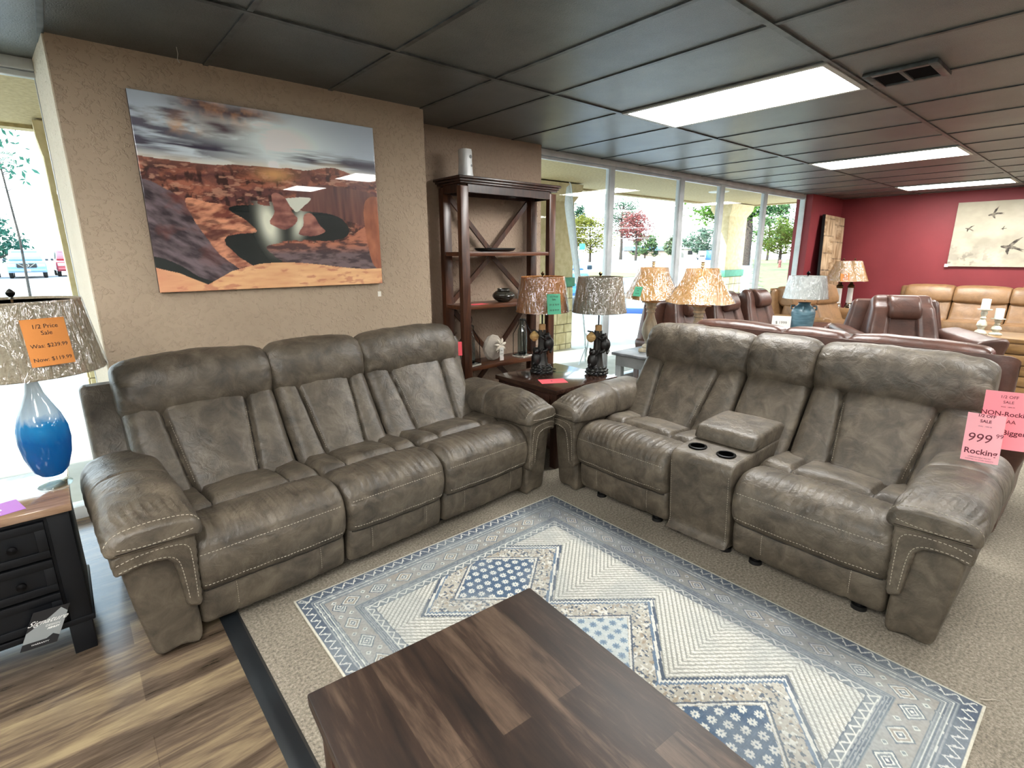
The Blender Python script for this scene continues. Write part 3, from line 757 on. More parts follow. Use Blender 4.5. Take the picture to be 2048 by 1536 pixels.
# ------------------------------------------------------------------ rug
RW, RL = 1.64, 2.13
def rugcol(a, b):
    navy = rgb('4f5966'); slate = rgb('6f777b'); grey = rgb('8b9090'); cream = rgb('c6c5bd'); taupe = rgb('8b8173'); blue = rgb('5f7184'); rust = rgb('968b7a')
    d = np.minimum(np.minimum(a, RW - a), np.minimum(b, RL - b) * 0.92)
    horiz = (np.minimum(a, RW - a) > np.minimum(b, RL - b) * 0.92)
    run = np.where(horiz, a, b)
    wob = (vnoise(a * 60, b * 60, 3) - 0.5) * 0.003
    a2 = a + wob; b2 = b + wob
    col = np.zeros(a.shape + (3,)); col[:] = slate
    def sel(m, c): col[m] = c
    def tri(x, p): return np.abs(((x / p) % 1) - 0.5) * 2
    dd = d + wob
    # outer floral guard
    z = (dd < 0.055); sel(z, navy)
    ph = tri(run, 0.052); f = z & (np.abs((dd - 0.03) / 0.018 - (ph * 2 - 1)) < 0.22) & (dd > 0.013); sel(f, cream)
    sel(z & (((run + 0.012) / 0.052 % 1 - 0.5) ** 2 * 0.052 ** 2 + (dd - 0.033) ** 2 < 0.00003), cream)
    # fine lines
    for k in range(5):
        q = 0.057 + k * 0.009; sel((dd > q) & (dd < q + 0.004), cream if k % 2 else grey); sel((dd > q + 0.004) & (dd < q + 0.009), navy if k % 2 == 0 else slate)
    # main border: stepped medallions on taupe
    z = (dd > 0.10) & (dd < 0.195); sel(z, mixc(taupe, grey, fbm(a * 9, b * 9, 3, 4))[z])
    rr_ = ((run / 0.135) % 1 - 0.5) * 0.135; k = np.abs(rr_) * 0.8 + np.abs(dd - 0.147)
    st_ = np.floor(k / 0.006)
    par = (np.floor(run / 0.135) % 2 == 0)
    sel(z & (k < 0.040), navy); sel(z & (k < 0.034), cream); sel(z & (k < 0.028) & par, slate); sel(z & (k < 0.028) & ~par, taupe)
    sel(z & (k < 0.018), cream); sel(z & (k < 0.013), navy); sel(z & (k < 0.006), cream)
    k2 = np.abs(np.abs(rr_) - 0.0675) + np.abs(np.abs(dd - 0.147) - 0.024); sel(z & (k2 < 0.012), cream); sel(z & (k2 < 0.007), slate)
    for k_ in range(4):
        q = 0.197 + k_ * 0.008; sel((dd > q) & (dd < q + 0.004), navy); sel((dd > q + 0.004) & (dd < q + 0.008), grey)
    z = (dd > 0.229) & (dd < 0.262); sel(z, slate)
    ph = tri(run, 0.046); sel(z & (np.abs((dd - 0.245) / 0.012 - (ph * 2 - 1)) < 0.35), cream)
    sel(z & (np.abs(dd - 0.2305) < 0.002), cream); sel(z & (np.abs(dd - 0.2605) < 0.002), navy)
    # field: three stacked medallions, chevron rows around them
    fld = dd >= 0.262
    best = np.full(a.shape, 9.0); which = np.zeros(a.shape, int)
    cs = [(0.82, 0.50), (0.82, 1.085), (0.82, 1.67)]
    for n_, (ca, cb) in enumerate(cs):
        q = np.abs(a2 - ca) / 0.44 + np.abs(b2 - cb) / 0.36
        m_ = q < best; best = np.where(m_, q, best); which = np.where(m_, n_, which)
    # chevron rows
    s_ = (best * 0.31 / 0.0205) % 1; dash = ((a2 + b2 * 0.3) / 0.013 % 1) < 0.32
    sel(fld, cream); sel(fld & (s_ < 0.42), rgb('8f8f88')); sel(fld & (s_ >= 0.42) & (s_ < 0.85) & dash, rgb('a8a59a'))
    zz = tri(a2 - b2, 0.022) * 0.028
    ed = fld & (best < 0.98 + zz) & (best > 0.86); sel(ed, navy); sel(fld & (best < 0.94 + zz) & (best > 0.84), cream); sel(fld & (best < 0.905 + zz), blue)
    ins = fld & (best < 0.87 + zz)
    t_ = fbm(a * 24, b * 24, 3, 9); orn = mixc(rgb('969084'), rgb('b5b1a6'), t_); sel(ins, orn[ins])
    motif = ins & (vnoise(a * 105, b * 105, 11) > 0.70); sel(motif, navy)
    motif = ins & (vnoise(a * 115, b * 95, 21) > 0.72); sel(motif, cream)
    motif = ins & (vnoise(a * 80, b * 80, 31) > 0.80); sel(motif, rust)
    lv = ins & (np.abs(best - 0.60) < 0.012); sel(lv, navy); sel(ins & (np.abs(best - 0.57) < 0.010), cream)
    core = ins & (best < 0.545)
    sel(core & (which != 1), rgb('4a5d72')); sel(core & (which == 1), rgb('b2b8b6'))
    # star flowers
    px_ = 0.047; ia = np.floor(a2 / px_); off = (np.floor(b2 / px_) % 2) * px_ / 2
    fa = ((a2 + off) / px_ % 1 - 0.5) * px_; fb = (b2 / px_ % 1 - 0.5) * px_; r_ = np.hypot(fa, fb); th = np.arctan2(fb, fa)
    pet = r_ < 0.0175 * (0.55 + 0.45 * np.abs(np.cos(th * 4)))
    sel(core & pet & (which != 1), cream); sel(core & pet & (which == 1), rgb('6f8496')); sel(core & (r_ < 0.004), blue)
    # wear and weft, then a darker border
    wear = fbm(a * 5, b * 5, 4, 41); th_ = np.clip((wear - 0.45) * 1.6, 0, 0.35)
    weft = (np.sin(b * 2 * pi / 0.0055) * 0.5 + 0.5) * 0.10
    col = mixc(col, np.broadcast_to(grey, col.shape), th_ + weft * 0.8)
    dk_ = np.clip((a - 1.30) / 0.10, 0, 1) * np.clip((0.30 - d) / 0.05, 0, 1) * np.clip(0.25 + fbm(a * 4, b * 3, 4, 61), 0, 0.85) * np.clip((b - 0.25) / 0.3, 0, 1)  # border mixed towards dark slate along the loveseat side
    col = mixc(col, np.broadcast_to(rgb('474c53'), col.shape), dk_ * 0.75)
    sel_ = (d < 0.008); col[sel_] = rgb('b9b5a6')
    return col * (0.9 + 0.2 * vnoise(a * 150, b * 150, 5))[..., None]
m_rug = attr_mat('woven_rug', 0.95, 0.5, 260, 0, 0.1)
def Trug(a, b, c):
    x = a - RW / 2; y = b - RL / 2; an = radians(-0.6)
    return (x * cos(an) - y * sin(an) + 1.385, x * sin(an) + y * cos(an) + 1.113, c)
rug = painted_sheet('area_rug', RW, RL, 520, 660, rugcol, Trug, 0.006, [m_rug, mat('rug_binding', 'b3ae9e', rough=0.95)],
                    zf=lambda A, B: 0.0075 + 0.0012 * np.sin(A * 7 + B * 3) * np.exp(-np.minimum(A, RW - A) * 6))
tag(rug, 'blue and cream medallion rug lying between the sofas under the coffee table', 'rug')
m = MB(); m.tube([(2.21, 0.06, 0.012), (2.225, 0.045, 0.008), (2.25, 0.03, 0.006), (2.262, 0.012, 0.005)], [0.003, 0.0025, 0.002, 0.001], 6)
tag(m.build('loose_thread', M['thread']), 'loose white tuft of yarn poking from the rug corner near the loveseat', 'thread')

# ------------------------------------------------------------------ coffee table
ct = thing('coffee_table', 'dark walnut plank coffee table on the rug in front of the camera', 'table', (0.308, 1.150, 0.012), radians(-4.2))
m = MB(); m.bb((0, -1.27, 0.41), (0.715, 0.0, 0.448), 0.004); m.build('table_top', M['walnut'], ct)
m = MB(); m.bb((0.03, -1.24, 0.345), (0.685, -1.222, 0.41)); m.bb((0.03, -0.05, 0.345), (0.685, -0.032, 0.41)); m.bb((0.03, -1.24, 0.345), (0.048, -0.03, 0.41)); m.bb((0.667, -1.24, 0.345), (0.685, -0.03, 0.41))
m.build('apron', M['espresso'], ct)
for x in (0.02, 0.63):
    for y in (-0.09, -1.25):
        m = MB(); m.bb((x, y, 0), (x + 0.065, y + 0.07, 0.41), 0.003); m.build('leg', M['espresso'], ct)
m = MB(); m.bb((0.04, -1.22, 0.10), (0.675, -0.04, 0.125), 0.003); m.build('shelf', M['walnut'], ct)

# ------------------------------------------------------------------ canyon picture
def canyon(a, b):
    w, h = 1.29, 0.985; U = a / w; V = 1 - b / h
    n = fbm(U * 7, V * 26, 6, 2); n2 = fbm(U * 22, V * 18, 6, 8); n3 = fbm(U * 3 + 5, V * 9, 5, 14)
    sky = mixc(rgb('a6b3c2'), rgb('f0ffff'), np.clip(np.exp(-((U - 0.45) / 0.30) ** 2 - ((V - 0.18) / 0.15) ** 2) * 1.25, 0, 1))
    sky = mixc(sky, rgb('b4bac4'), np.clip((V - 0.22) * 3, 0, 0.35))
    cl = np.clip((n - 0.40) * 6, 0, 1) * np.clip(1.25 - U * 2.3 + np.abs(V - 0.17) * 1.2, 0, 1)
    sky = mixc(sky, rgb('494453'), cl * 0.9)
    top = np.clip((fbm(U * 4 + 3, V * 12, 5, 5) - 0.38) * 5, 0, 1) * np.exp(-((V - 0.03 - 0.05 * U) / 0.06) ** 2) * np.exp(-((U - 0.34) / 0.20) ** 4)
    sky = mixc(sky, mixc(rgb('5a4140'), rgb('b07c55'), np.clip((n2 - .4) * 4, 0, 1)), top * 0.9)
    blob = np.exp(-((U - 0.30) / 0.075) ** 2 - ((V - 0.125 - (U - .3) * .25) / 0.035) ** 2); sky = mixc(sky, rgb('5c4f55'), np.clip(blob * 1.3 * (0.4 + n), 0, 1))
    warm = np.exp(-((U - 0.16) / 0.07) ** 2 - ((V - 0.12 - U * .2) / 0.04) ** 2) * np.clip((n2 - .35) * 3, 0, 1); sky = mixc(sky, rgb('d9a878'), warm * 0.7)
    st_ = np.clip((fbm(U * 4, V * 46, 4, 23) - 0.46) * 6, 0, 1) * np.exp(-((V - 0.245) / 0.045) ** 2) * np.clip(np.abs(U - 0.48) * 5, 0, 1) * 1.3; sky = mixc(sky, rgb('4a4754'), st_ * 0.8)
    hz = 0.315 - 0.015 * np.exp(-((U - 0.78) / 0.1) ** 2) * 3 + 0.008 * np.sin(U * 9) + 0.010 * (fbm(U * 14, V * 0 + 1, 3, 3) - .5)
    sky = mixc(sky, rgb('f0e4c8'), np.exp(-((V - hz) / 0.03) ** 2) * 0.45)
    sun = np.exp(-((U - 0.505) / 0.018) ** 2 - ((V - 0.30) / 0.022) ** 2); sky = mixc(sky, rgb('ffffff'), np.clip(sun * 1.4, 0, 1))
    strat = fbm(U * 9 + n3 * 2.2, V * 44 + U * 6 + n2 * 3, 6, 33)
    rock = mixc(rgb('4a211c'), rgb('a85a3b'), np.clip((strat - 0.34) * 3.4, 0, 1)); rock = mixc(rock, rgb('6b3a36'), np.clip((n2 - 0.46) * 4, 0, 0.75))
    rock = mixc(rock, rgb('2e1a1a'), np.clip((fbm(U * 44, V * 20, 5, 51) - 0.52) * 6, 0, 0.85))
    rock = mixc(rock, rgb('c98a68'), np.clip((fbm(U * 26, V * 60, 4, 57) - 0.62) * 8, 0, 0.6))
    rock = mixc(rock, rgb('a3644f'), np.clip(0.40 - (V - hz) * 7, 0, 0.5) * (V > hz))
    rock = mixc(rock, rgb('e2a04e'), np.exp(-((U - 0.505) / 0.07) ** 2 - ((V - 0.345) / 0.035) ** 2) * 0.85)
    col = np.where((V < hz)[..., None], sky, rock)
    def region(poly, c, soft=None):
        P = [(x + 0.0, y) for x, y in resample(poly, 140)]
        msk = inpoly(U + (n2 - .5) * 0.012, V + (n - .5) * 0.012, P)
        col[msk] = (c[msk] if c.shape == col.shape else c)
    # cliff wall on the right, darker
    region([(0.60, 0.43), (0.72, 0.385), (0.9, 0.40), (1.02, 0.44), (1.02, 0.62), (0.86, 0.60), (0.70, 0.56), (0.60, 0.53)], mixc(rgb('4a2a29'), rgb('7d473a'), np.clip(fbm(U * 60, V * 5, 3, 61) * 1.3 - 0.1, 0, 1)))
    # left slope, purple shadowed rock
    q_ = fbm(U * 9 + V * 16, V * 34 - U * 30, 6, 71); sh = mixc(rgb('2f2229'), rgb('6d5a60'), np.clip((q_ - .3) * 2.4, 0, 1)); sh = mixc(sh, rgb('7e3b2c'), np.clip((fbm(U * 9, V * 9, 5, 75) - .52) * 5, 0, 0.8) * np.clip(1.6 - V * 1.6, 0, 1))
    region([(-0.02, 0.45), (0.08, 0.47), (0.17, 0.56), (0.21, 0.70), (0.30, 0.82), (0.40, 0.90), (0.36, 0.95), (0.18, 0.97), (-0.02, 0.88)], sh)
    # lit ridge between slope and water
    lit = mixc(rgb('7a3624'), rgb('dd8c5e'), np.clip((fbm(U * 24 + V * 20, V * 34, 6, 81) - .3) * 2.4, 0, 1)); lit = mixc(lit, rgb('4e2620'), np.clip((fbm(U * 13, V * 40, 5, 83) - .55) * 6, 0, 0.7))
    region([(0.14, 0.52), (0.22, 0.52), (0.31, 0.54), (0.37, 0.62), (0.40, 0.67), (0.30, 0.68), (0.27, 0.74), (0.33, 0.82), (0.42, 0.90), (0.36, 0.92), (0.27, 0.84), (0.20, 0.72)], lit)
    # water loop
    wat = mixc(rgb('0c1312'), rgb('1b2322'), n)
    region([(0.30, 0.545), (0.42, 0.525), (0.60, 0.54), (0.76, 0.56), (0.83, 0.62), (0.82, 0.69), (0.72, 0.72), (0.60, 0.715), (0.50, 0.73), (0.46, 0.78), (0.50, 0.84), (0.44, 0.885), (0.36, 0.86), (0.285, 0.77), (0.27, 0.71), (0.33, 0.685), (0.40, 0.675), (0.36, 0.61)], wat)
    glow = 1.25 * np.exp(-((U - 0.455 - (V - 0.6) * 0.08) / 0.035) ** 2) * np.exp(-((V - 0.62) / 0.11) ** 2) + 0.9 * np.exp(-((U - 0.60 + (V - 0.6) * .2) / 0.028) ** 2) * np.exp(-((V - 0.62) / 0.08) ** 2)
    dark = col.sum(-1) < 0.16; gl = np.clip(glow, 0, 1) * dark * (V > 0.5); col = mixc(col, rgb('d9dcc4'), gl)
    region([(0.50, 0.49), (0.60, 0.465), (0.66, 0.47), (0.62, 0.515), (0.585, 0.55), (0.56, 0.52)], np.broadcast_to(rgb('cfd2c0'), col.shape))
    # inner peninsula in front of the water
    pen = mixc(rgb('6b5557'), rgb('b4643e'), np.clip(1.6 - (V - 0.70) * 16, 0, 1)); pen = mixc(pen, rgb('33242a'), np.clip((fbm(U * 20, V * 46, 6, 91) - .42) * 4, 0, 0.85))
    region([(0.44, 0.755), (0.52, 0.735), (0.66, 0.735), (0.80, 0.715), (0.90, 0.64), (1.02, 0.58), (1.02, 0.92), (0.62, 0.88), (0.50, 0.84), (0.45, 0.79)], pen)
    # right tower
    region([(0.93, 0.47), (1.02, 0.46), (1.02, 0.86), (0.955, 0.87), (0.925, 0.66)], mixc(rgb('6b2f1d'), rgb('c8703c'), fbm(U * 30, V * 8, 4, 95)))
    # two buttes
    for (pts) in ([(0.485, 0.46), (0.535, 0.465), (0.57, 0.56), (0.585, 0.60), (0.53, 0.655), (0.475, 0.635), (0.465, 0.61), (0.485, 0.56)], [(0.625, 0.565), (0.66, 0.56), (0.685, 0.62), (0.715, 0.665), (0.65, 0.69), (0.585, 0.68), (0.61, 0.63)]):
        region(pts, mixc(rgb('6a3230'), rgb('b06a55'), np.clip(np.sin(V * 120 + U * 20 + n * 9) * 0.22 + 0.5 + (n2 - .5) * 1.6, 0, 1)))
    # dark pool at lower left and orange foreground
    region([(-0.02, 0.82), (0.06, 0.84), (0.16, 0.93), (0.24, 0.97), (0.14, 0.99), (-0.02, 0.95)], wat)
    fg = mixc(rgb('c9824a'), rgb('e8b571'), fbm(U * 10, V * 40, 4, 99)); fg = mixc(fg, rgb('b0563a'), np.clip((fbm(U * 22, V * 50, 4, 103) - .58) * 5, 0, 0.6)); fg = mixc(fg, rgb('d07a55'), np.clip(0.5 - U * 2, 0, 0.5))
    col = np.clip(col, 0, 1)
    ln = 0.875 + 0.025 * np.sin(U * 7 + 1.2) + np.interp(U, [0, 0.08, 0.18, 0.28, 0.4, 0.5], [-0.03, 0.0, 0.075, 0.02, -0.0, 0.0])
    col = np.where((V > ln)[..., None], fg, col)
    lum = col.mean(-1, keepdims=True); below = (V > hz)[..., None]
    col = np.where(below, lum + (col - lum) * 0.78, col)
    return np.clip(col * 1.22, 0, 0.95)
cw, chh = 1.29, 0.98
m_pic = attr_mat('glossy_acrylic_print', 0.25, 0, 0, 1.0)
pic = painted_sheet('wall_picture', cw, chh, 430, 330, canyon, lambda a, b, c: (0.407 + a, PY - 0.032 - c, 1.336 + b), 0.028, [m_pic, mat('picture_edge', '2c1f1c', rough=0.5)])
tag(pic, 'glossy canyon sunset picture without frame hung on the tan wall', 'picture')
# little white tag hanging from it
def tagcard(name, c, w, h, M_, T, label, cat='price tag', lines=(), ink=None, thick=0.0009, group=None, curl=0.0):
    """card lying in plane T(x,y,z), x right, y up, z towards the viewer, centre at the origin"""
    ob = MB(); n = 8
    rings = []
    for i in range(n + 1):
        x = -w / 2 + w * i / n; zc = curl * ((x / (w / 2)) ** 2)
        rings.append([T(x, -h / 2, zc), T(x, h / 2, zc), T(x, h / 2, zc - thick), T(x, -h / 2, zc - thick)])
    ob.rings(rings, 0)
    for ln in lines:
        txt, x, y, sz = ln[:4]; kw = ln[4] if len(ln) > 4 else {}
        text_geo(ob, txt, sz, lambda a, b, z: T(a + x, b + y, curl * (((a + x) / (w / 2)) ** 2) + 0.0006 + z), 1, 0.0002, **kw)
    o = ob.build(name, [M_, ink or M['ink']], None)
    return tag(o, label, cat, group)
tagcard('price_tag', None, 0.024, 0.034, M['paper_white'], lambda x, y, z: (1.668 + x, PY - 0.036 - z, 1.265 + y), 'small white string tag hanging below the corner of the canyon picture')
m = MB(); m.tube([(1.668, PY - 0.034, 1.282), (1.667, PY - 0.035, 1.315), (1.672, PY - 0.036, 1.333), (1.69, PY - 0.034, 1.337), (1.694, PY - 0.030, 1.32)], 0.0008, 5)
tag(m.build('tag_string', M['fixture']), 'thin white string looped over the corner of the canyon picture', 'string')

# ------------------------------------------------------------------ etagere bookshelf in the nook
sx0, sx1, sy0, sy1 = 2.40, 3.42, 3.365, 3.665
es = thing('open_bookshelf', 'tall brown wooden open bookshelf with crossed back braces in the wall nook', 'shelf', (0, 0, 0))
for (x, y) in ((sx0, sy0), (sx1 - 0.075, sy0), (sx0, sy1 - 0.06), (sx1 - 0.075, sy1 - 0.06)):
    m = MB(); m.bb((x, y, 0), (x + 0.075, y + (0.05 if y == sy0 else 0.06), 2.03), 0.004); m.build('post', M['etagere'], es)
m = MB(); m.bb((sx0 - 0.03, sy0 - 0.035, 2.078), (sx1 + 0.03, sy1 + 0.03, 2.098), 0.005); m.bb((sx0 - 0.018, sy0 - 0.022, 2.06), (sx1 + 0.018, sy1 + 0.02, 2.078), 0.004); m.bb((sx0 - 0.006, sy0 - 0.01, 2.045), (sx1 + 0.006, sy1 + 0.01, 2.06), 0.003)
m.build('top', M['espresso'], es)
m = MB(); m.bb((sx0 + 0.075, sy0 + 0.004, 1.985), (sx1 - 0.075, sy0 + 0.03, 2.045)); m.bb((sx0 + 0.075, sy1 - 0.03, 1.985), (sx1 - 0.075, sy1 - 0.01, 2.045)); m.bb((sx0 + 0.01, sy0 + 0.05, 1.985), (sx0 + 0.03, sy1 - 0.06, 2.045)); m.bb((sx1 - 0.03, sy0 + 0.05, 1.985), (sx1 - 0.01, sy1 - 0.06, 2.045))
m.build('top_rail', M['espresso'], es)
LV = [1.545, 1.125, 0.62, 0.18]
for z in LV:
    m = MB(); m.bb((sx0 + 0.012, sy0 + 0.006, z - 0.032), (sx1 - 0.012, sy1 - 0.006, z), 0.003); m.build('shelf_board', M['etagere_h'], es)
segs = [(1.985, 1.545), (1.513, 1.125), (1.093, 0.62), (0.588, 0.18)]
for k in range(4):
    zt, zb = segs[k]
    yb = sy1 - 0.02
    m = MB()
    # back braces form tall Xs over two bays, side braces likewise
    xm = (sx0 + sx1) / 2
    if k % 2 == 0:
        m.bar((sx0 + 0.07, yb, zt), (xm, yb, zb), 0.04, 0.018, up=(0, 1, 0)); m.bar((sx1 - 0.07, yb + 0.0, zt), (xm, yb, zb), 0.04, 0.018, up=(0, 1, 0))
    else:
        m.bar((xm, yb, zt), (sx0 + 0.07, yb, zb), 0.04, 0.018, up=(0, 1, 0)); m.bar((xm, yb, zt), (sx1 - 0.07, yb, zb), 0.04, 0.018, up=(0, 1, 0))
    m.build('back_brace', M['etagere'], es)

# things on the bookshelf
fr_ = MB(); fr_.lathe([(0.0, 0), (0.052, 0.002), (0.056, 0.015), (0.050, 0.05), (0.046, 0.13), (0.047, 0.20), (0.043, 0.218), (0.0, 0.22)], (2.565, 3.52, 2.098), 28, sq=3.2)
af = thing('air_freshener', 'white plastic air freshener dispenser on top of the bookshelf', 'air freshener')
fr_.build('body', M['white_ceramic'], af)
gp = mat('grey_plastic', '8f9396', rough=0.4)
m = MB(); m.cyl((2.583, 3.476, 2.26), (2.584, 3.472, 2.26), 0.013, 0.013, 16); m.build('nozzle', gp, af)
m = MB(); m.cyl((2.59, 3.478, 2.195), (2.591, 3.4745, 2.195), 0.010, 0.010, 16); m.build('sensor', gp, af)
tr = MB()
for r0_, z0_ in ((0, 0),):
    rings = []
    for (rx, ry, z) in ((0.13, 0.06, 0.0), (0.165, 0.085, 0.006), (0.18, 0.098, 0.02), (0.185, 0.102, 0.03), (0.178, 0.096, 0.03), (0.160, 0.08, 0.012), (0.01, 0.01, 0.010)):
        rings.append([(2.84 + rx * np.sign(cos(a)) * abs(cos(a)) ** 0.6, 3.50 + ry * np.sign(sin(a)) * abs(sin(a)) ** 0.6, 1.546 + z) for a in np.linspace(0, 2 * pi, 40, endpoint=False)])
    tr.rings(rings)
tag(tr.build('tray', mat('dark_glazed_tray', '0e1112', '23282a', rough=0.18, scale=30)), 'dark glazed oblong tray on the upper board of the bookshelf', 'tray')
bw = MB()
prof = [(0.0, 0), (0.045, 0.0), (0.055, 0.008)]
for k in range(14):
    t_ = k / 13; r_ = 0.055 + 0.04 * sin(pi * (t_ * 0.85 + 0.05)); prof.append((r_ + 0.0022 * (k % 2), 0.012 + 0.078 * t_))
prof += [(0.052, 0.098), (0.050, 0.108), (0.056, 0.112), (0.052, 0.114), (0.046, 0.105), (0.04, 0.05), (0.0, 0.04)]
bw.lathe(prof, (2.90, 3.47, 1.126), 40)
tag(bw.build('bowl', mat('dark_glazed_pot', '15130f', '3c3a33', rough=0.2, scale=14, stretch=(1, 1, 6))), 'round dark banded pottery bowl on the middle board of the bookshelf', 'bowl')
tagcard('price_card', None, 0.15, 0.10, M['paper_red'], lambda x, y, z: (2.60 + x, 3.44 + y, 1.1275 + z), 'red paper card lying on the middle board beside the dark bowl', 'card')
def lantern(x, y, label, tall):
    t = thing('glass_lantern', label, 'lantern', (x, y, 0.621), radians(12), 'wire and glass bottle lanterns')
    m = MB(); m.bb((-0.066, -0.066, 0), (0.066, 0.066, 0.016), 0.003); m.build('base', mat('whitewashed_wood', 'b3ada2', 'cfcabf', rough=0.7, scale=40) if not 'whitewash' in M else M['whitewash'], t)
    m = MB()
    for a, b in ((-1, -1), (1, -1), (1, 1), (-1, 1)):
        m.tube([(a * 0.058, b * 0.058, 0.016), (a * 0.058, b * 0.058, 0.21), (a * 0.022, b * 0.022, 0.30), (a * 0.022, b * 0.022, 0.335)], 0.0032, 6)
    for q, z in ((0.058, 0.019), (0.022, 0.333)): m.tube([(-q, -q, z), (q, -q, z), (q, q, z), (-q, q, z)], 0.003, 6, closed=True)
    if tall: m.tube([(-0.005 + 0.036 * sin(a), 0, 0.335 + 0.045 - 0.045 * cos(a)) for a in np.linspace(0.2, 2 * pi - 0.2, 18)], 0.003, 6)
    else: m.tube([(0.02, 0, 0.335), (0.045, -0.01, 0.31), (0.062, -0.02, 0.27), (0.066, -0.02, 0.24)], 0.003, 6)
    m.build('wire_frame', M['black_metal'], t)
    g_ = MB(); g_.lathe([(0.040, 0.018), (0.043, 0.03), (0.043, 0.20), (0.040, 0.235), (0.026, 0.28), (0.021, 0.33), (0.024, 0.345), (0.022, 0.345), (0.019, 0.33), (0.024, 0.28), (0.038, 0.235), (0.041, 0.20), (0.041, 0.03), (0.0, 0.020)], (0, 0, 0), 28); g_.build('glass_cylinder', M['clearglass'], t)
    r_ = MB(); r_.lathe([(0.034, 0.02), (0.037, 0.03), (0.034, 0.036), (0.030, 0.03)], (0, 0, 0), 24); r_.build('candle_cup', M['black_metal'], t)
M['whitewash'] = mat('whitewashed_wood', 'b3ada2', 'cfcabf', rough=0.7, scale=40)
lantern(2.52, 3.455, 'wire and glass bottle lantern with a looped wire handle behind the shelf post', True)
lantern(3.11, 3.46, 'wire and glass bottle lantern standing clear near the window end of the bottom board', False)
# carved flower ball
fb = thing('flower_sculpture', 'cream carved flower ball ornament between the two lanterns on the bookshelf', 'ornament', (2.80, 3.50, 0.621))
bm = bmesh.new(); bmesh.ops.create_icosphere(bm, subdivisions=2, radius=0.108); m = MB()
V = np.array([v.co[:] for v in bm.verts]); F = [[v.index for v in f.verts] for f in bm.faces]; bm.free()
V[:, 1] *= 0.45; V[:, 2] = V[:, 2] * 1.08 + 0.112; m.add(V, F); m.build('ball', mat('sand_resin', 'a0968a', 'b7aea1', rough=0.8, scale=20), fb, 20)
m = MB()
for k in range(7):
    a = 2 * pi * k / 7 + 0.3; cx, cz = 0.035, 0.135
    pts = [(cx + cos(a) * r_ , -0.052 - 0.012 * sin(r_ * 40), cz + sin(a) * r_) for r_ in (0.0, 0.018, 0.036, 0.054, 0.068)]
    m.tube(pts, [0.004, 0.012, 0.014, 0.010, 0.002], 8)
    a2 = a + 0.4; m.tube([(cx + cos(a2) * r_, -0.046, cz - 0.02 + sin(a2) * r_) for r_ in (0.0, 0.03, 0.05)], [0.003, 0.008, 0.002], 6)
m.build('flower', mat('cream_resin', 'd9d0c0', rough=0.7), fb)
tagcard('price_tag', None, 0.045, 0.115, M['paper_white'], lambda x, y, z: (2.83 + x, 3.415 - z, 0.685 + y), 'tall white price tag leaning on the flower ball ornament', lines=[('Pier', 0, 0.03, 0.014), ('$ 49.99', 0, 0.0, 0.011), ('-----', 0, -0.035, 0.012)])
# ------------------------------------------------------------------ dark end table between the sofas
et = thing('end_table', 'dark espresso end table in the corner between sofa and loveseat', 'table', (2.515, 2.44, 0))
m = MB(); m.bb((0, 0, 0.565), (0.68, 0.68, 0.60), 0.005); m.build('table_top', wood('espresso_top', '1a100c', '33211a', '4a352b', 'Y', 2, 0.16, coat=0.5, bs=0.02), et)
m = MB(); m.bb((0.02, 0.02, 0.43), (0.66, 0.66, 0.565), 0.003); m.build('drawer_case', M['espresso'], et)
m = MB(); m.bb((0.008, 0.08, 0.45), (0.02, 0.60, 0.55), 0.003); o = m.build('drawer', M['espresso'], et)
k_ = MB(); k_.lathe([(0.0, 0.0), (0.006, 0.0), (0.006, 0.012), (0.013, 0.018), (0.012, 0.026), (0.0, 0.028)], (0, 0, 0), 16); k_.tf(Matrix.Translation((0.009, 0.34, 0.5)) @ Matrix.Rotation(radians(-90), 4, 'Y')); k_.build('knob', M['black_metal'], o)
for x in (0.02, 0.60):
    for y in (0.02, 0.60):
        m = MB(); m.bb((x, y, 0), (x + 0.06, y + 0.06, 0.43), 0.003); m.build('leg', M['espresso'], et)
m = MB(); m.bb((0.03, 0.03, 0.13), (0.65, 0.65, 0.155), 0.003); m.build('lower_shelf', M['espresso'], et)
tagcard('price_card', None, 0.13, 0.20, M['paper_red'], lambda x, y, z: (2.70 + x * cos(1.05) - y * sin(1.05), 2.66 + x * sin(1.05) + y * cos(1.05), 0.6015 + z), 'red paper price card lying on the dark end table', 'card', [('Sale', 0, 0.01, 0.02, {'shear': 0.3}), ('- - -', 0, -0.03, 0.02)])

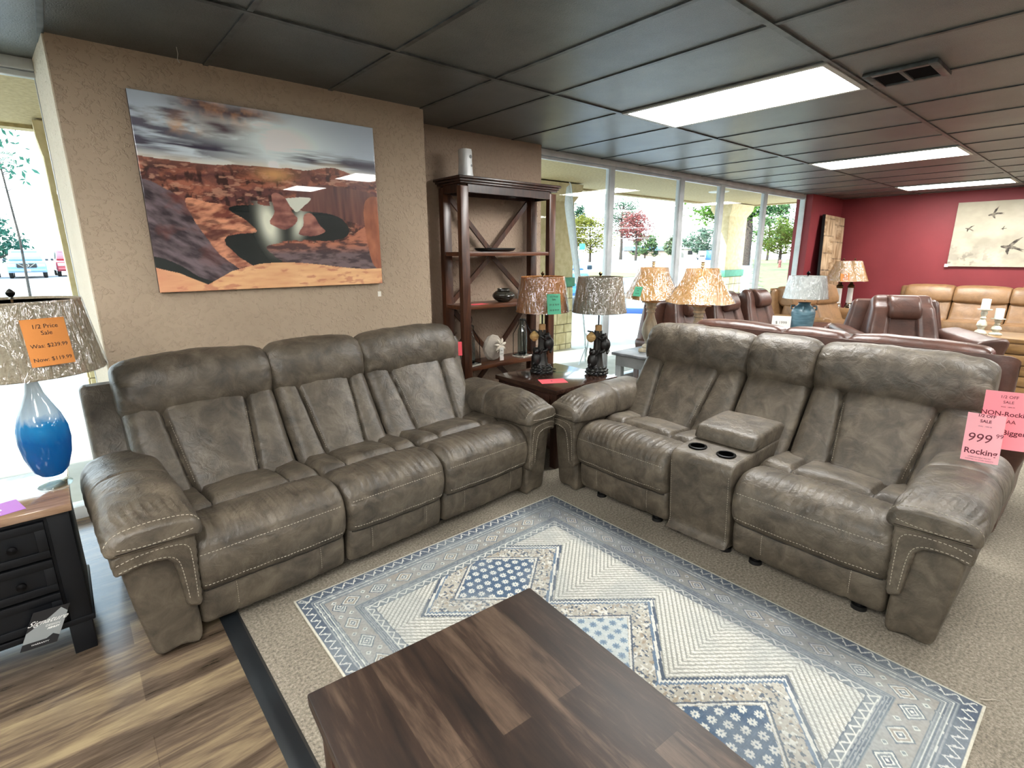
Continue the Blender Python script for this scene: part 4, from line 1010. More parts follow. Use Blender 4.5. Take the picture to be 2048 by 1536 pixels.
# ------------------------------------------------------------------ lamps
M['burlap'] = shade_mat('burlap_shade', 'b87f48', 'dba066', 90, 0.6)
M['linen'] = shade_mat('grey_linen_shade', '857c6c', 'a39a88', 160, 0.4)
M['cream_shade'] = shade_mat('cream_shade', 'cfa566', 'dfbc85', 60, 0.6)
M['white_shade'] = shade_mat('white_shade', 'c6ccca', 'd8dcd8', 120, 0.45)
M['greige'] = shade_mat('beige_linen_shade', '9d927c', 'b5aa93', 160, 0.4)
def shade(t, rb, rt, z0, z1, mt, n=48, sq=None, ang=0.0, wrap=True, dy=0.0):
    def prof(o): return [(rb + o, z0), (rb * 0.55 + rt * 0.45 + o, z0 + (z1 - z0) * 0.45), (rt + o, z1)]
    m = MB(); P1 = prof(0); P2 = [(r - 0.004, z) for r, z in P1][::-1]
    m.lathe([*P1, *P2, P1[0]], (0, 0, 0), n, sq=sq, ang=ang)
    s_ = m.build('lamp_shade', mt, t, 40)
    # trim bands
    for r, z in ((rb + 0.001, z0 + 0.003), (rt + 0.001, z1 - 0.003)):
        b = MB(); b.lathe([(r + 0.001, z - 0.005), (r + 0.003, z), (r + 0.001, z + 0.005), (r - 0.003, z), (r + 0.001, z - 0.005)], (0, 0, 0), n, sq=sq, ang=ang); b.build('shade_trim', mt, s_)
    if wrap:
        w = MB(); rows = 10; cols = n * 2; V = []; F = []
        for i in range(rows + 1):
            t_ = i / rows
            for k in range(cols):
                a = 2 * pi * k / cols + ang; q = 1.0
                if sq: q = 1.0 / (abs(cos(a - ang)) ** sq + abs(sin(a - ang)) ** sq) ** (1.0 / sq)
                r = rb + (rt - rb) * t_ + 0.006 + 0.0045 * wig(a * 9 + t_ * 5 + z0 * 31, rb * 50) * (1 if 0 < i < rows else 0.3)
                V.append((r * q * cos(a), r * q * sin(a), z0 - 0.004 + (z1 - z0 + 0.008) * t_))
        for i in range(rows):
            for k in range(cols): F.append((i * cols + k, i * cols + (k + 1) % cols, (i + 1) * cols + (k + 1) % cols, (i + 1) * cols + k))
        w.add(V, F); w.build('plastic_wrap', M['wrap'], s_, 180)
    h = MB(); h.tube([(0, 0, z0 - 0.03), (0, 0, z1 + 0.004)], 0.004, 6)
    for k in range(3): a = 2 * pi * k / 3; h.tube([(0, 0, z1 - 0.012), (rt * 0.97 * cos(a), rt * 0.97 * sin(a), z1 - 0.006)], 0.0015, 5)
    h.build('harp', M['brass'], t)
    return s_
def finial(t, z, mt, s=1.0):
    m = MB(); m.lathe([(0.0, 0), (0.009 * s, 0), (0.005 * s, 0.006 * s), (0.013 * s, 0.016 * s), (0.014 * s, 0.024 * s), (0.006 * s, 0.034 * s), (0.0, 0.038 * s)], (0, 0, z), 14); m.build('finial', mt, t)

bark = mat('dark_bark_resin', '0f0e0c', '2c2823', rough=0.4, scale=26, bs=0.5, bscale=30, stretch=(1, 1, 0.4))
stone_d = mat('dark_stone_resin', '15151a', '34342f', rough=0.35, scale=20)
bearm = mat('black_bear_resin', '0b0b0b', '1d1a18', rough=0.4, scale=40, bs=0.4, bscale=90)
hive = mat('hive_resin', 'a4834e', 'caa970', rough=0.5, scale=20)
tipm = mat('cut_log_resin', 'a07a4d', 'b99463', rough=0.6)
def bear_lamp(x, y, rz, shade_m, label, rb, rt, z0, z1):
    t = thing('bear_lamp', label, 'lamp', (x, y, 0.602), rz, 'bear tree stump table lamps')
    m = MB(); r_ = random.Random(4)
    for lay, (R_, z, n) in enumerate(((0.075, 0.013, 13), (0.068, 0.035, 12), (0.055, 0.055, 9))):
        for k in range(n):
            a = 2 * pi * (k + 0.5 * lay) / n; s_ = r_.uniform(0.014, 0.02)
            bm = bmesh.new(); bmesh.ops.create_icosphere(bm, subdivisions=2, radius=1.0)
            V = np.array([q.co[:] for q in bm.verts]) * (s_ * 1.15, s_ * 1.15, 0.0135) + (R_ * cos(a), R_ * sin(a), z); F = [[q.index for q in f.verts] for f in bm.faces]; bm.free(); m.add(V, F)
    m.lathe([(0.0, 0.0), (0.075, 0.0), (0.07, 0.03), (0.055, 0.066), (0.0, 0.07)], (0, 0, 0), 24)
    m.build('stone_base', stone_d, t)
    m = MB(); R2 = random.Random(9); n = 26; rings = []
    for z, r in ((0.05, 0.056), (0.08, 0.046), (0.14, 0.037), (0.22, 0.032), (0.30, 0.030), (0.345, 0.030)):
        rings.append([((r + 0.006 * wig(k * 1.1, 2)) * cos(2 * pi * k / n), (r + 0.006 * wig(k * 1.1, 2)) * sin(2 * pi * k / n), z) for k in range(n)])
    m.rings(rings); tk = m.build('trunk', bark, t, 60)
    c_ = MB(); c_.lathe([(0.026, 0.33), (0.027, 0.385), (0.022, 0.39), (0.0, 0.39)], (0, 0, 0), 18); c_.build('log_tip', tipm, tk)
    br = MB(); br.tube([(-0.01, 0, 0.30), (-0.05, -0.01, 0.335), (-0.09, -0.015, 0.345)], [0.014, 0.009, 0.005], 8); br.tube([(0.01, 0, 0.22), (0.05, -0.01, 0.26), (0.07, 0.0, 0.30)], [0.012, 0.008, 0.004], 8); br.build('branch', bark, tk)
    hv = MB(); pr = [(0.0, 0.0)]
    for k in range(13): q = k / 12; pr.append((0.004 + 0.027 * sin(pi * min(1, q * 0.92 + 0.06)) + 0.0025 * (k % 2), 0.068 * q))
    pr.append((0.0, 0.07)); hv.lathe([(r * 1.15, z * 1.15) for r, z in pr], (-0.062, -0.025, 0.258), 18); hv.build('beehive', hive, t)
    def blob(mb, c, s): 
        bm = bmesh.new(); bmesh.ops.create_uvsphere(bm, u_segments=16, v_segments=10, radius=1.0)
        V = np.array([q.co[:] for q in bm.verts]) * np.array(s) * 1.18 + c; F = [[q.index for q in f.verts] for f in bm.faces]; bm.free(); mb.add(V, F)
    # climbing bear on the right of the trunk, back to the viewer
    b = MB(); blob(b, (0.052, -0.022, 0.235), (0.036, 0.032, 0.048)); blob(b, (0.036, -0.026, 0.296), (0.024, 0.024, 0.024)); blob(b, (0.022, -0.045, 0.290), (0.011, 0.013, 0.010))
    for sx_ in (-0.013, 0.013): blob(b, (0.036 + sx_ * 1.2, -0.02, 0.318), (0.007, 0.005, 0.008))
    b.tube([(0.04, -0.03, 0.265), (0.01, -0.045, 0.285), (-0.012, -0.042, 0.30)], [0.013, 0.011, 0.008], 8); b.tube([(0.05, -0.03, 0.21), (0.03, -0.05, 0.185), (0.005, -0.048, 0.18)], [0.016, 0.013, 0.010], 8); b.tube([(0.06, -0.02, 0.21), (0.075, -0.035, 0.19), (0.062, -0.05, 0.17)], [0.016, 0.013, 0.010], 8)
    b.build('climbing_bear', bearm, t, 70)
    b = MB(); blob(b, (-0.043, -0.018, 0.112), (0.036, 0.034, 0.052)); blob(b, (-0.045, -0.026, 0.178), (0.026, 0.025, 0.025)); blob(b, (-0.052, -0.050, 0.176), (0.011, 0.013, 0.010))
    for sx_ in (-0.018, 0.016): blob(b, (-0.045 + sx_, -0.02, 0.202), (0.008, 0.005, 0.009))
    b.tube([(-0.03, -0.03, 0.15), (-0.01, -0.05, 0.17), (0.002, -0.05, 0.20)], [0.012, 0.011, 0.008], 8); b.tube([(-0.06, -0.03, 0.09), (-0.075, -0.05, 0.075), (-0.07, -0.058, 0.07)], [0.016, 0.014, 0.012], 8)
    b.build('standing_bear', bearm, t, 70)
    s_ = MB(); s_.tube([(0, 0, 0.385), (0, 0, z0 - 0.6 + 0.05)], 0.006, 8); s_.build('stem', M['black_metal'], t)
    if rz == vdir: s_ = MB(); s_.tube([(0.06 + 0.06 * sin(a), 0.10 + 0.03 * cos(a), 0.003) for a in np.linspace(0, 4.2, 16)], 0.003, 6); s_.build('cord', M['black_plastic'], t)
    shade(t, rb, rt, z0 - 0.6, z1 - 0.6, shade_m); finial(t, z1 - 0.6 + 0.002, M['brass'])
    return t
vdir = radians(-42)
LAMP1 = bear_lamp(2.845, 2.93, vdir, M['burlap'], 'bear and tree stump lamp with an orange burlap shade and green tag', 0.205, 0.165, 1.09, 1.355)
bear_lamp(3.135, 2.60, vdir + 0.1, M['linen'], 'bear and tree stump lamp with a grey linen shade in plastic', 0.205, 0.165, 1.09, 1.355)
def towards(p, lean=0.0):
    """frame of a card at p facing the eye: x right, y up, z to the viewer"""
    d = Vector((EYE.x - p[0], EYE.y - p[1], 0)).normalized(); x = Vector((-d.y, d.x, 0)); up = Vector((0, 0, 1)) * cos(lean) - d * sin(lean); z = d * cos(lean) + Vector((0, 0, 1)) * sin(lean)
    def T(a, b, c): q = Vector(p) + x * a + up * b + z * c; return (q.x, q.y, q.z)
    return T
def on_shade(c, ang_off, r, z, lean):
    """card on a lampshade; ang_off rotates from the direction that faces the eye"""
    d = Vector((EYE.x - c[0], EYE.y - c[1], 0)).normalized(); a = math.atan2(d.y, d.x) + ang_off
    n = Vector((cos(a), sin(a), 0)); x = Vector((-n.y, n.x, 0)); p = Vector((c[0], c[1], z)) + n * r
    up = Vector((0, 0, 1)) * cos(lean) - n * sin(lean); zz = n * cos(lean) + Vector((0, 0, 1)) * sin(lean)
    def T(a_, b_, c_): q = p + x * a_ + up * b_ + zz * c_; return (q.x, q.y, q.z)
    return T
tagcard('price_tag', None, 0.11, 0.15, M['paper_green'], on_shade((2.845, 2.93), 0.42, 0.214, 1.165, 0.15), 'green price card on the orange burlap lampshade', lines=[('1/2 Price', 0, 0.055, 0.019), ('Sale', 0, 0.034, 0.019), ('W: $ 78.99', 0, -0.005, 0.018, {'shear': 0.2}), ('N: $ 39.99', 0, -0.045, 0.018, {'shear': 0.2})], curl=-0.004)
# ------------------------------------------------------------------ black cabinet and blue glass lamp by the left window
cb = thing('black_cabinet', 'black painted drawer cabinet with a brown top by the left window', 'cabinet', (-0.105, 2.43, 0))
m = MB(); m.bb((-0.66, -0.02, 0.605), (0.012, 0.45, 0.635), 0.004); m.build('cabinet_top', M['cabtop'], cb)
m = MB(); m.bb((-0.64, 0.012, 0.13), (0.0, 0.43, 0.605), 0.003); m.bb((-0.065, 0.0, 0.13), (0.0, 0.02, 0.605), 0.002); m.bb((-0.645, 0.0, 0.13), (-0.58, 0.02, 0.605), 0.002); m.bb((-0.648, -0.004, 0.13), (0.008, 0.44, 0.155), 0.004)
m.build('cabinet_body', M['blackwood'], cb)
for z0, z1 in ((0.44, 0.585), (0.30, 0.43), (0.165, 0.29)):
    m = MB(); m.bb((-0.575, -0.004, z0), (-0.075, 0.014, z1), 0.002)
    for a, b in (((-0.575, -0.010, z0), (-0.075, -0.004, z0 + 0.03)), ((-0.575, -0.010, z1 - 0.03), (-0.075, -0.004, z1)), ((-0.575, -0.010, z0 + 0.03), (-0.545, -0.004, z1 - 0.03)), ((-0.105, -0.010, z0 + 0.03), (-0.075, -0.004, z1 - 0.03))): m.bb(a, b, 0.0015)
    d = m.build('drawer', M['blackwood'], cb)
    if z0 > 0.2:
        k_ = MB(); k_.lathe([(0.0, 0.0), (0.007, 0.0), (0.006, 0.012), (0.015, 0.018), (0.014, 0.026), (0.0, 0.030)], (0, 0, 0), 16)
        k_.tf(Matrix.Translation((-0.17, -0.006, (z0 + z1) / 2)) @ Matrix.Rotation(radians(90), 4, 'X')); k_.build('knob', M['black_metal'], d)
for x in (-0.62, -0.075):
    for y in (0.0, 0.36):
        m = MB(); m.bb((x, y, 0), (x + 0.07, y + 0.07, 0.13), 0.003); m.build('leg', M['blackwood'], cb)
# purple card
tagcard('price_card', None, 0.20, 0.13, M['paper_purple'], lambda x, y, z: (-0.33 + x * cos(0.25) - y * sin(0.25), 2.50 + x * sin(0.25) + y * cos(0.25), 0.6365 + z), 'purple price card lying on the black cabinet top', 'card', [('Was', 0.02, 0.02, 0.018), ('Now $', 0.02, -0.01, 0.018), ('- - - - -', 0.02, -0.045, 0.012)], M['paper_white'])
# warranty brochure hanging on the drawer
bro = MB()
P0 = Vector((-0.243, 2.402, 0.175)); ez = Vector((0.42, -0.10, 1)).normalized(); ex = Vector((1, 0.0, -0.06)).normalized(); en = ex.cross(ez).normalized()
if en.y > 0: en = -en
def TB(a, b, c): q = P0 + ex * a + ez * b + en * c; return (q.x, q.y, q.z)
bro.prism([(-0.052, -0.075), (0.052, -0.075), (0.052, 0.085), (-0.052, 0.085)], lambda a, b: TB(a, b, 0.0), lambda a, b: TB(a, b, 0.002), 0)
bro.prism([(-0.052, -0.045), (0.015, -0.045), (0.03, -0.03), (0.052, -0.045), (0.052, 0.055), (0.028, 0.078), (0.0, 0.045), (-0.052, 0.0)], lambda a, b: TB(a, b, 0.002), lambda a, b: TB(a, b, 0.0025), 1)
text_geo(bro, 'Signature', 0.030, lambda a, b, z: TB(a, b + 0.035, 0.003 + z), 2, 0.0002, shear=0.45)
text_geo(bro, 'DESIGN', 0.012, lambda a, b, z: TB(a + 0.02, b + 0.012, 0.003 + z), 2, 0.0002)
text_geo(bro, 'ASHLEY', 0.010, lambda a, b, z: TB(a + 0.025, b - 0.001, 0.003 + z), 2, 0.0002, bold=0.0006)
text_geo(bro, 'WARRANTY', 0.009, lambda a, b, z: TB(a, b - 0.058, 0.003 + z), 2, 0.0002)
tag(bro.build('brochure', [mat('brochure_black', '15171b', rough=0.3), mat('brochure_grey', '8b9091', rough=0.35), mat('brochure_white', 'e2e3e0', rough=0.4)]), 'grey and black warranty brochure hanging off the black cabinet front', 'brochure')
# blue glass table lamp
def bluemat():
    m, nt, b = P_('blue_swirl_glass'); b.inputs['Roughness'].default_value = 0.06; b.inputs['Coat Weight'].default_value = 0.6
    t_ = nt.nodes.new('ShaderNodeTexCoord'); s_ = nt.nodes.new('ShaderNodeSeparateXYZ'); nt.links.new(t_.outputs['Object'], s_.inputs[0])
    n = noise(nt, coords(nt, 'Object', (1, 1, 0.6)), 9, 4, 0.6, 1.0)
    a = nt.nodes.new('ShaderNodeMath'); a.operation = 'MULTIPLY_ADD'; nt.links.new(n, a.inputs[0]); a.inputs[1].default_value = 0.14; nt.links.new(s_.outputs['Z'], a.inputs[2])
    mr = nt.nodes.new('ShaderNodeMapRange'); mr.inputs['From Min'].default_value = 0.06; mr.inputs['From Max'].default_value = 0.50; nt.links.new(a.outputs[0], mr.inputs[0])
    c1 = ramp(nt, mr.outputs[0], [(0.0, '1477b5'), (0.45, '0f6aa8'), (0.62, '2e93c8'), (0.70, 'dbe8ec'), (1.0, 'eef3f4')]); nt.links.new(c1, b.inputs['Base Color'])
    tr = nt.nodes.new('ShaderNodeBsdfTranslucent'); nt.links.new(c1, tr.inputs[0]); x = nt.nodes.new('ShaderNodeMixShader'); x.inputs[0].default_value = 0.6
    nt.links.new(b.outputs[0], x.inputs[1]); nt.links.new(tr.outputs[0], x.inputs[2]); nt.links.new(x.outputs[0], nt.nodes['Material Output'].inputs[0]); return m
bl = thing('glass_lamp', 'blue and white teardrop glass lamp with a wide beige shade on the black cabinet', 'lamp', (-0.135, 2.66, 0.635))
m = MB(); m.lathe([(0.0, 0.0), (0.055, 0.0), (0.057, 0.008), (0.05, 0.014), (0.02, 0.02), (0.015, 0.05), (0.0, 0.05)], (0, 0, 0), 32); m.build('lamp_base', M['clearglass'], bl)
m = MB(); m.lathe([(0.0, 0.045), (0.035, 0.047), (0.055, 0.07), (0.073, 0.13), (0.081, 0.19), (0.079, 0.24), (0.066, 0.29), (0.046, 0.335), (0.028, 0.38), (0.020, 0.42), (0.018, 0.445), (0.0, 0.447)], (0, 0, 0), 40); m.build('glass_body', bluemat(), bl)
m = MB(); m.lathe([(0.0, 0.445), (0.022, 0.445), (0.024, 0.452), (0.016, 0.46), (0.010, 0.47), (0.010, 0.50), (0.0, 0.50)], (0, 0, 0), 24); m.build('neck_cap', M['silver'], bl)
shade(bl, 0.235, 0.195, 0.468, 0.735, M['greige'], 56); finial(bl, 0.74, M['silver'])
tagcard('price_tag', None, 0.125, 0.165, M['paper_orange'], on_shade((-0.135, 2.66), 0.30, 0.238, 1.235, 0.14), 'orange half price card under the plastic of the wide beige lampshade', lines=[('1/2 Price', 0, 0.055, 0.021), ('Sale', 0, 0.032, 0.021), ('Was: $239.99', 0, -0.012, 0.019), ('Now: $119.99', 0, -0.06, 0.019)], curl=-0.008)

# ------------------------------------------------------------------ pale side table and the two baluster lamps behind the loveseat
wt = thing('side_table', 'pale grey painted side table with a dark edged top behind the loveseat', 'table', (3.86, 2.235, 0))
ptop = mat('weathered_grey_top', '64676a', '85878a', rough=0.5, scale=10); pbase = mat('pale_grey_paint', '9fa5a6', 'b4b9b9', rough=0.6)
m = MB(); m.bb((0, 0, 0.60), (0.50, 0.80, 0.628), 0.006); m.build('table_top', ptop, wt)
m = MB(); m.bb((0.03, 0.03, 0.50), (0.47, 0.77, 0.60)); m.build('apron', pbase, wt)
for x in (0.03, 0.41):
    for y in (0.03, 0.71):
        m = MB(); m.bb((x, y, 0), (x + 0.06, y + 0.06, 0.50), 0.004); m.build('leg', pbase, wt)
m = MB(); m.bb((0.05, 0.05, 0.15), (0.45, 0.75, 0.17)); m.build('lower_shelf', pbase, wt)
bal = mat('weathered_baluster', '8c8270', 'bfb49c', rough=0.75, scale=20, bs=0.5, bscale=40, stretch=(1, 1, 0.25))
BALP = [(0.0, 0.03), (0.058, 0.03), (0.064, 0.05), (0.055, 0.062), (0.036, 0.075), (0.040, 0.10), (0.058, 0.13), (0.071, 0.175), (0.073, 0.21), (0.062, 0.265), (0.044, 0.315), (0.035, 0.35), (0.034, 0.365), (0.044, 0.375), (0.036, 0.387), (0.040, 0.40), (0.052, 0.412), (0.043, 0.425), (0.048, 0.44), (0.060, 0.46), (0.0, 0.462)]
def baluster_lamp(x, y, z, rz, label, rb, rt, yaw):
    t = thing('baluster_lamp', label, 'lamp', (x, y, z), rz, 'weathered baluster lamps with bell shades')
    m = MB(); m.bb((-0.075, -0.075, 0), (0.075, 0.075, 0.032), 0.004); m.build('plinth', bal, t)
    m = MB(); m.lathe(BALP, (0, 0, 0), 36); m.build('turned_body', bal, t)
    m = MB(); m.bb((-0.068, -0.068, 0.46), (0.068, 0.068, 0.485), 0.004); m.build('capital', mat('baluster_capital', 'a58a63', 'bfa47d', rough=0.7, scale=20) if 'cap' not in M else M['cap'], t)
    # bell shade with cut corners
    Z0, Z1 = 0.50, 0.775
    n = 8
    def rg(tt, o):
        r = rt + (rb - rt) * (1 - tt) ** 1.45 + o; pts = []
        c = 0.30
        for k in range(4):
            a = pi / 4 + k * pi / 2
            d1 = a - c; d2 = a + c
            for q in (d1, d2): pts.append((r * cos(q) * 1.0, r * sin(q) * 1.0, Z0 + (Z1 - Z0) * tt))
            mid = a + pi / 4; rm = r * cos(pi / 4 - c) * 0.97; pts.append((rm * cos(mid), rm * sin(mid), Z0 + (Z1 - Z0) * tt - 0.012 * (1 - tt)))
        return pts
    m = MB(); tts = np.linspace(0, 1, 12)
    m.rings([rg(q, 0) for q in tts] + [rg(q, -0.004) for q in tts[::-1]], caps=False)
    s_ = m.build('lamp_shade', M['cream_shade'], t, 50)
    w = MB(); rows = []
    for q in np.linspace(-0.01, 1.02, 14):
        base = rg(min(max(q, 0), 1), 0.010); n_ = len(base); rr__ = []
        for k in range(n_):
            for f in (0.0, 0.25, 0.5, 0.75):
                a = np.array(base[k]) * (1 - f) + np.array(base[(k + 1) % n_]) * f; s = 1 + 0.030 * wig(k * 6.1 + f * 9 + q * 9, x * 9); rr__.append((a[0] * s, a[1] * s, a[2] + (q - min(max(q, 0), 1)) * 0.3))
        rows.append(rr__)
    w.rings(rows, caps=False); w.build('plastic_wrap', M['wrap'], s_, 180)
    h = MB(); h.tube([(0, 0, 0.48), (0, 0, Z1 + 0.01)], 0.005, 6); h.build('harp', M['brass'], t)
    m = MB(); m.lathe([(0.0, 0), (0.012, 0), (0.016, 0.012), (0.010, 0.02), (0.016, 0.03), (0.012, 0.042), (0.020, 0.048), (0.0, 0.052)], (0, 0, Z1 + 0.004), 14); m.build('finial', M['cap'], t)
    return t
M['cap'] = mat('baluster_capital', 'a58a63', 'bfa47d', rough=0.7, scale=20)
baluster_lamp(4.13, 2.81, 0.629, radians(18), 'weathered baluster lamp with a green tagged bell shade, nearer the end table', 0.262, 0.135, 0)
baluster_lamp(4.10, 2.31, 0.629, radians(75), 'weathered baluster lamp with a crumpled plastic wrap over its cream bell shade', 0.285, 0.135, 0)
tagcard('price_tag', None, 0.08, 0.09, M['paper_green'], on_shade((4.13, 2.81), -0.55, 0.235, 1.20, 0.42), 'small dark green card on the bell shaped cream lampshade', lines=[('1/2 Price', 0, 0.025, 0.014), ('Sale', 0, 0.008, 0.014), ('$39.99', 0, -0.02, 0.014)])

# ------------------------------------------------------------------ brown and tan leather seating behind
def simple_sofa(name, label, cat, loc, rz, W_, mt, segs, head=0.98, depth=0.95, arms=(True, True), style='flat', group=None, consoles=()):
    """facing -v in its own frame, u from left to right seen from the front"""
    t = thing(name, label, cat, loc, rz, group)
    th = M['brownthread'] if mt == 'brown' else M['thread']
    wl = mat('seam_' + mt, '2e1d17' if mt == 'brown' else '6b4d2f', rough=0.6) if 'seam_' + mt not in M else M['seam_' + mt]
    M['seam_' + mt] = wl
    b = MB(); b.bb((0.10, 0.10, 0.05), (W_ - 0.10, depth - 0.12, 0.28)); b.build('base', M['black_plastic'], t)
    sh = MB(); cushion(sh, [(depth - 0.17, 0.06), (depth - 0.14, 0.5), (depth - 0.10, head - 0.06), (depth - 0.06, head - 0.02), (depth - 0.02, head - 0.05), (depth, 0.5), (depth - 0.02, 0.06)], 0.05, W_ - 0.05, (Tid if style != 'wing' else (lambda q, v, z: (W_ / 2 + (q - W_ / 2) * (1.0 - (0.22 if len(segs) == 1 else 0.07) * max(0, z - 0.45) / 0.5), v, z))), M=40, N=12, rd=0.05); sh.build('back_frame', M[mt], t, 50)
    for k, (a, c) in enumerate(segs):
        sd = k * 1.9 + W_
        if (k in consoles):
            m = MB(); m.bb((a + 0.004, 0.05, 0.06), (c - 0.004, 0.62, 0.56), 0.03); m.build('console', M[mt], t)
        else:
            m = MB(); cushion(m, [(0.03, 0.06), (0.0, 0.10), (-0.01, 0.30), (0.0, 0.44), (0.05, 0.475), (0.3, 0.47), (0.60, 0.45), (0.62, 0.2), (0.6, 0.06)], a + 0.004, c - 0.004, Tid, M=44, N=24, rd=0.04, bulge=0.006, disp=lambda w, s, v, z, q: 0.003 * wig(q * 12 + v * 9, sd) - 0.010 * g(z, 0.24, 0.012) * (v < 0.05))
            m.build('seat_cushion', M[mt], t, 50)
        hgt = head
        if style == 'wing':      # panel back with inset headrest pillow, like the recliner
            m = MB(); cushion(m, [(0.50, 0.43), (0.56, 0.60), (0.64, 0.82), (0.69, hgt - 0.04), (0.74, hgt + 0.03), (0.82, hgt + 0.01), (0.84, 0.80), (0.80, 0.43)], a + 0.03, c - 0.03, lambda q, v, z, a=a, c=c: ((a + c) / 2 + (q - (a + c) / 2) * (1.0 - 0.26 * max(0, (z - 0.5)) / 0.5), v, z), M=56, N=44, rd=0.05, bulge=0.0, disp=lambda w, s, v, z, q: (-0.016 * (g(w, 0.27, 0.02) + g(w, 0.73, 0.02)) - (0.022 if 0.3 < w < 0.7 and z < hgt - 0.12 else 0)) if v < 0.5 + (z - 0.43) * 0.5 else 0.0)
            m.build('back_cushion', M[mt], t, 50)
            mu = (a + c) / 2; ww = (c - a) * 0.19
            m = MB(); cushion(m, [(0.60, hgt - 0.17), (0.585, hgt - 0.10), (0.62, hgt - 0.02), (0.68, hgt + 0.03), (0.74, hgt + 0.02), (0.70, hgt - 0.10), (0.66, hgt - 0.18)], mu - ww, mu + ww, Tid, M=36, N=20, rd=0.03); m.build('headrest', M[mt], t, 50)
        else:
            m = MB(); cushion(m, [(0.48, 0.43), (0.50, 0.52), (0.57, 0.66), (0.63, 0.755), (0.75, 0.75), (0.76, 0.44)], a + 0.005, c - 0.005, Tid, M=44, N=30, rd=0.045, bulge=0.008, disp=lambda w, s, v, z, q: -0.010 * g(w, 0.5, 0.018) * (v < 0.5 + (z - 0.43) * 0.6) + 0.003 * wig(q * 11 + z * 9, sd))
            m.build('back_cushion', M[mt], t, 50)
            m = MB(); cushion(m, [(0.60, 0.735), (0.575, 0.80), (0.60, 0.89), (0.66, hgt - 0.01), (0.75, hgt + 0.012), (depth - 0.07, hgt), (depth - 0.05, hgt - 0.10), (0.80, 0.735)], a + 0.002, c - 0.002, Tid, M=44, N=30, rd=0.05, bulge=0.008, disp=lambda w, s, v, z, q: 0.003 * wig(q * 10 + z * 10, sd + 1) - 0.012 * (2 * abs(w - 0.5)) ** 4)
            m.tube([(q, depth - 0.045, hgt - 0.028) for q in np.linspace(a + 0.05, c - 0.05, 12)], 0.004, 6, 1)
            m.build('headrest', [M[mt], wl], t, 50)
    for k in (0, 1):
        if not arms[k]: continue
        u0 = 0.0 if k == 0 else W_; sg = 1 if k == 0 else -1
        T = lambda v, x, z, u0=u0, sg=sg: (u0 + sg * x, v, z + 0.05 * max(0, (0.25 - v)) * (z > 0.5) )
        m = MB(); cushion(m, [(0.02, 0.05), (0.0, 0.2), (-0.02, 0.42), (-0.06, 0.58), (-0.05, 0.63), (0.0, 0.635), (0.09, 0.62), (0.15, 0.59), (0.165, 0.50), (0.165, 0.05)], 0.0, depth - 0.10, T, M=48, N=20, rd=0.03, disp=lambda w, s, x, z, q: 0.002 * wig(q * 14 + z * 12, sg))
        m.build('arm', M[mt], t, 50)
    return t
# brown sofa whose back is turned to the loveseat
simple_sofa('leather_sofa', 'dark brown leather sofa standing back to back with the taupe loveseat', 'sofa', (4.36, 0.20, 0.0), radians(90), 1.96, 'brown', [(0.16, 0.82), (0.82, 1.20), (1.20, 1.82)], 1.045, 0.90, consoles=(1,))
# brown sofa under the window
simple_sofa('leather_sofa', 'brown leather sofa with three pillow headrests standing along the window', 'sofa', (4.66, 2.50, 0.0), radians(-3), 2.83, 'brown', [(0.30, 1.08), (1.08, 1.86), (1.86, 2.64)], 1.03, 0.95, style='wing')
# brown recliner
simple_sofa('leather_recliner', 'brown leather recliner with an inset headrest pillow beside the candle holders', 'recliner', (5.95, 1.60, 0.0), radians(-60), 0.98, 'brown', [(0.16, 0.82)], 0.90, 0.98, style='wing').scale = (1.15, 1.15, 1.15)
# tan recliner and tan sofa at the red end
simple_sofa('tan_loveseat', 'tan leather loveseat at the end of the window by the red column', 'loveseat', (8.05, 2.60, 0.0), radians(-8), 1.70, 'tan', [(0.17, 0.85), (0.85, 1.53)], 1.02, 0.95)
simple_sofa('tan_sofa', 'tan leather reclining sofa along the red wall under the bird painting', 'sofa', (10.45, 2.60, 0.0), radians(-90), 2.55, 'tan', [(0.17, 0.83), (0.83, 1.52), (1.52, 2.2)], 0.985, 0.97, arms=(True, False))

# pink tags pinned to the loveseat corner
tpos = (3.03, 0.245, 0.865)
def pinkT(p, lean, yaw):
    d = Vector((EYE.x - p[0], EYE.y - p[1], 0)).normalized(); a = math.atan2(d.y, d.x) + yaw; d = Vector((cos(a), sin(a), 0))
    x = Vector((-d.y, d.x, 0)); up = (Vector((0, 0, 1)) * cos(lean) - d * sin(lean)); z = d * cos(lean) + Vector((0, 0, 1)) * sin(lean)
    up2 = up * cos(-0.03) + x * sin(-0.03); x2 = x * cos(-0.03) - up * sin(-0.03)
    return lambda a_, b_, c_: (Vector(p) + x2 * a_ + up2 * b_ + z * c_)[:]
tagcard('price_tag', None, 0.120, 0.205, M['paper_pink'], pinkT((2.83, 0.262, 0.772), 0.10, 0.0), 'pink sale tag reading 999.99 Rocking, front one on the loveseat corner', 'price tag',
        [('1/2 OFF', 0, 0.095, 0.017, {'bold': 0.0004}), ('SALE', 0, 0.072, 0.017, {'bold': 0.0004}), ('WAS:  1999.99', 0, 0.050, 0.007), ('999', -0.012, -0.002, 0.052, {'shear': 0.15}), ('99', 0.050, 0.016, 0.024), ('Rocking', 0, -0.060, 0.033, {'bold': 0.0006}), ('UNBELIEVABLE PRICES!', 0, -0.084, 0.0072), ('COMPARE TO OTHER MARKETS', 0, -0.094, 0.0062)], M['ink_maroon'], curl=-0.006)
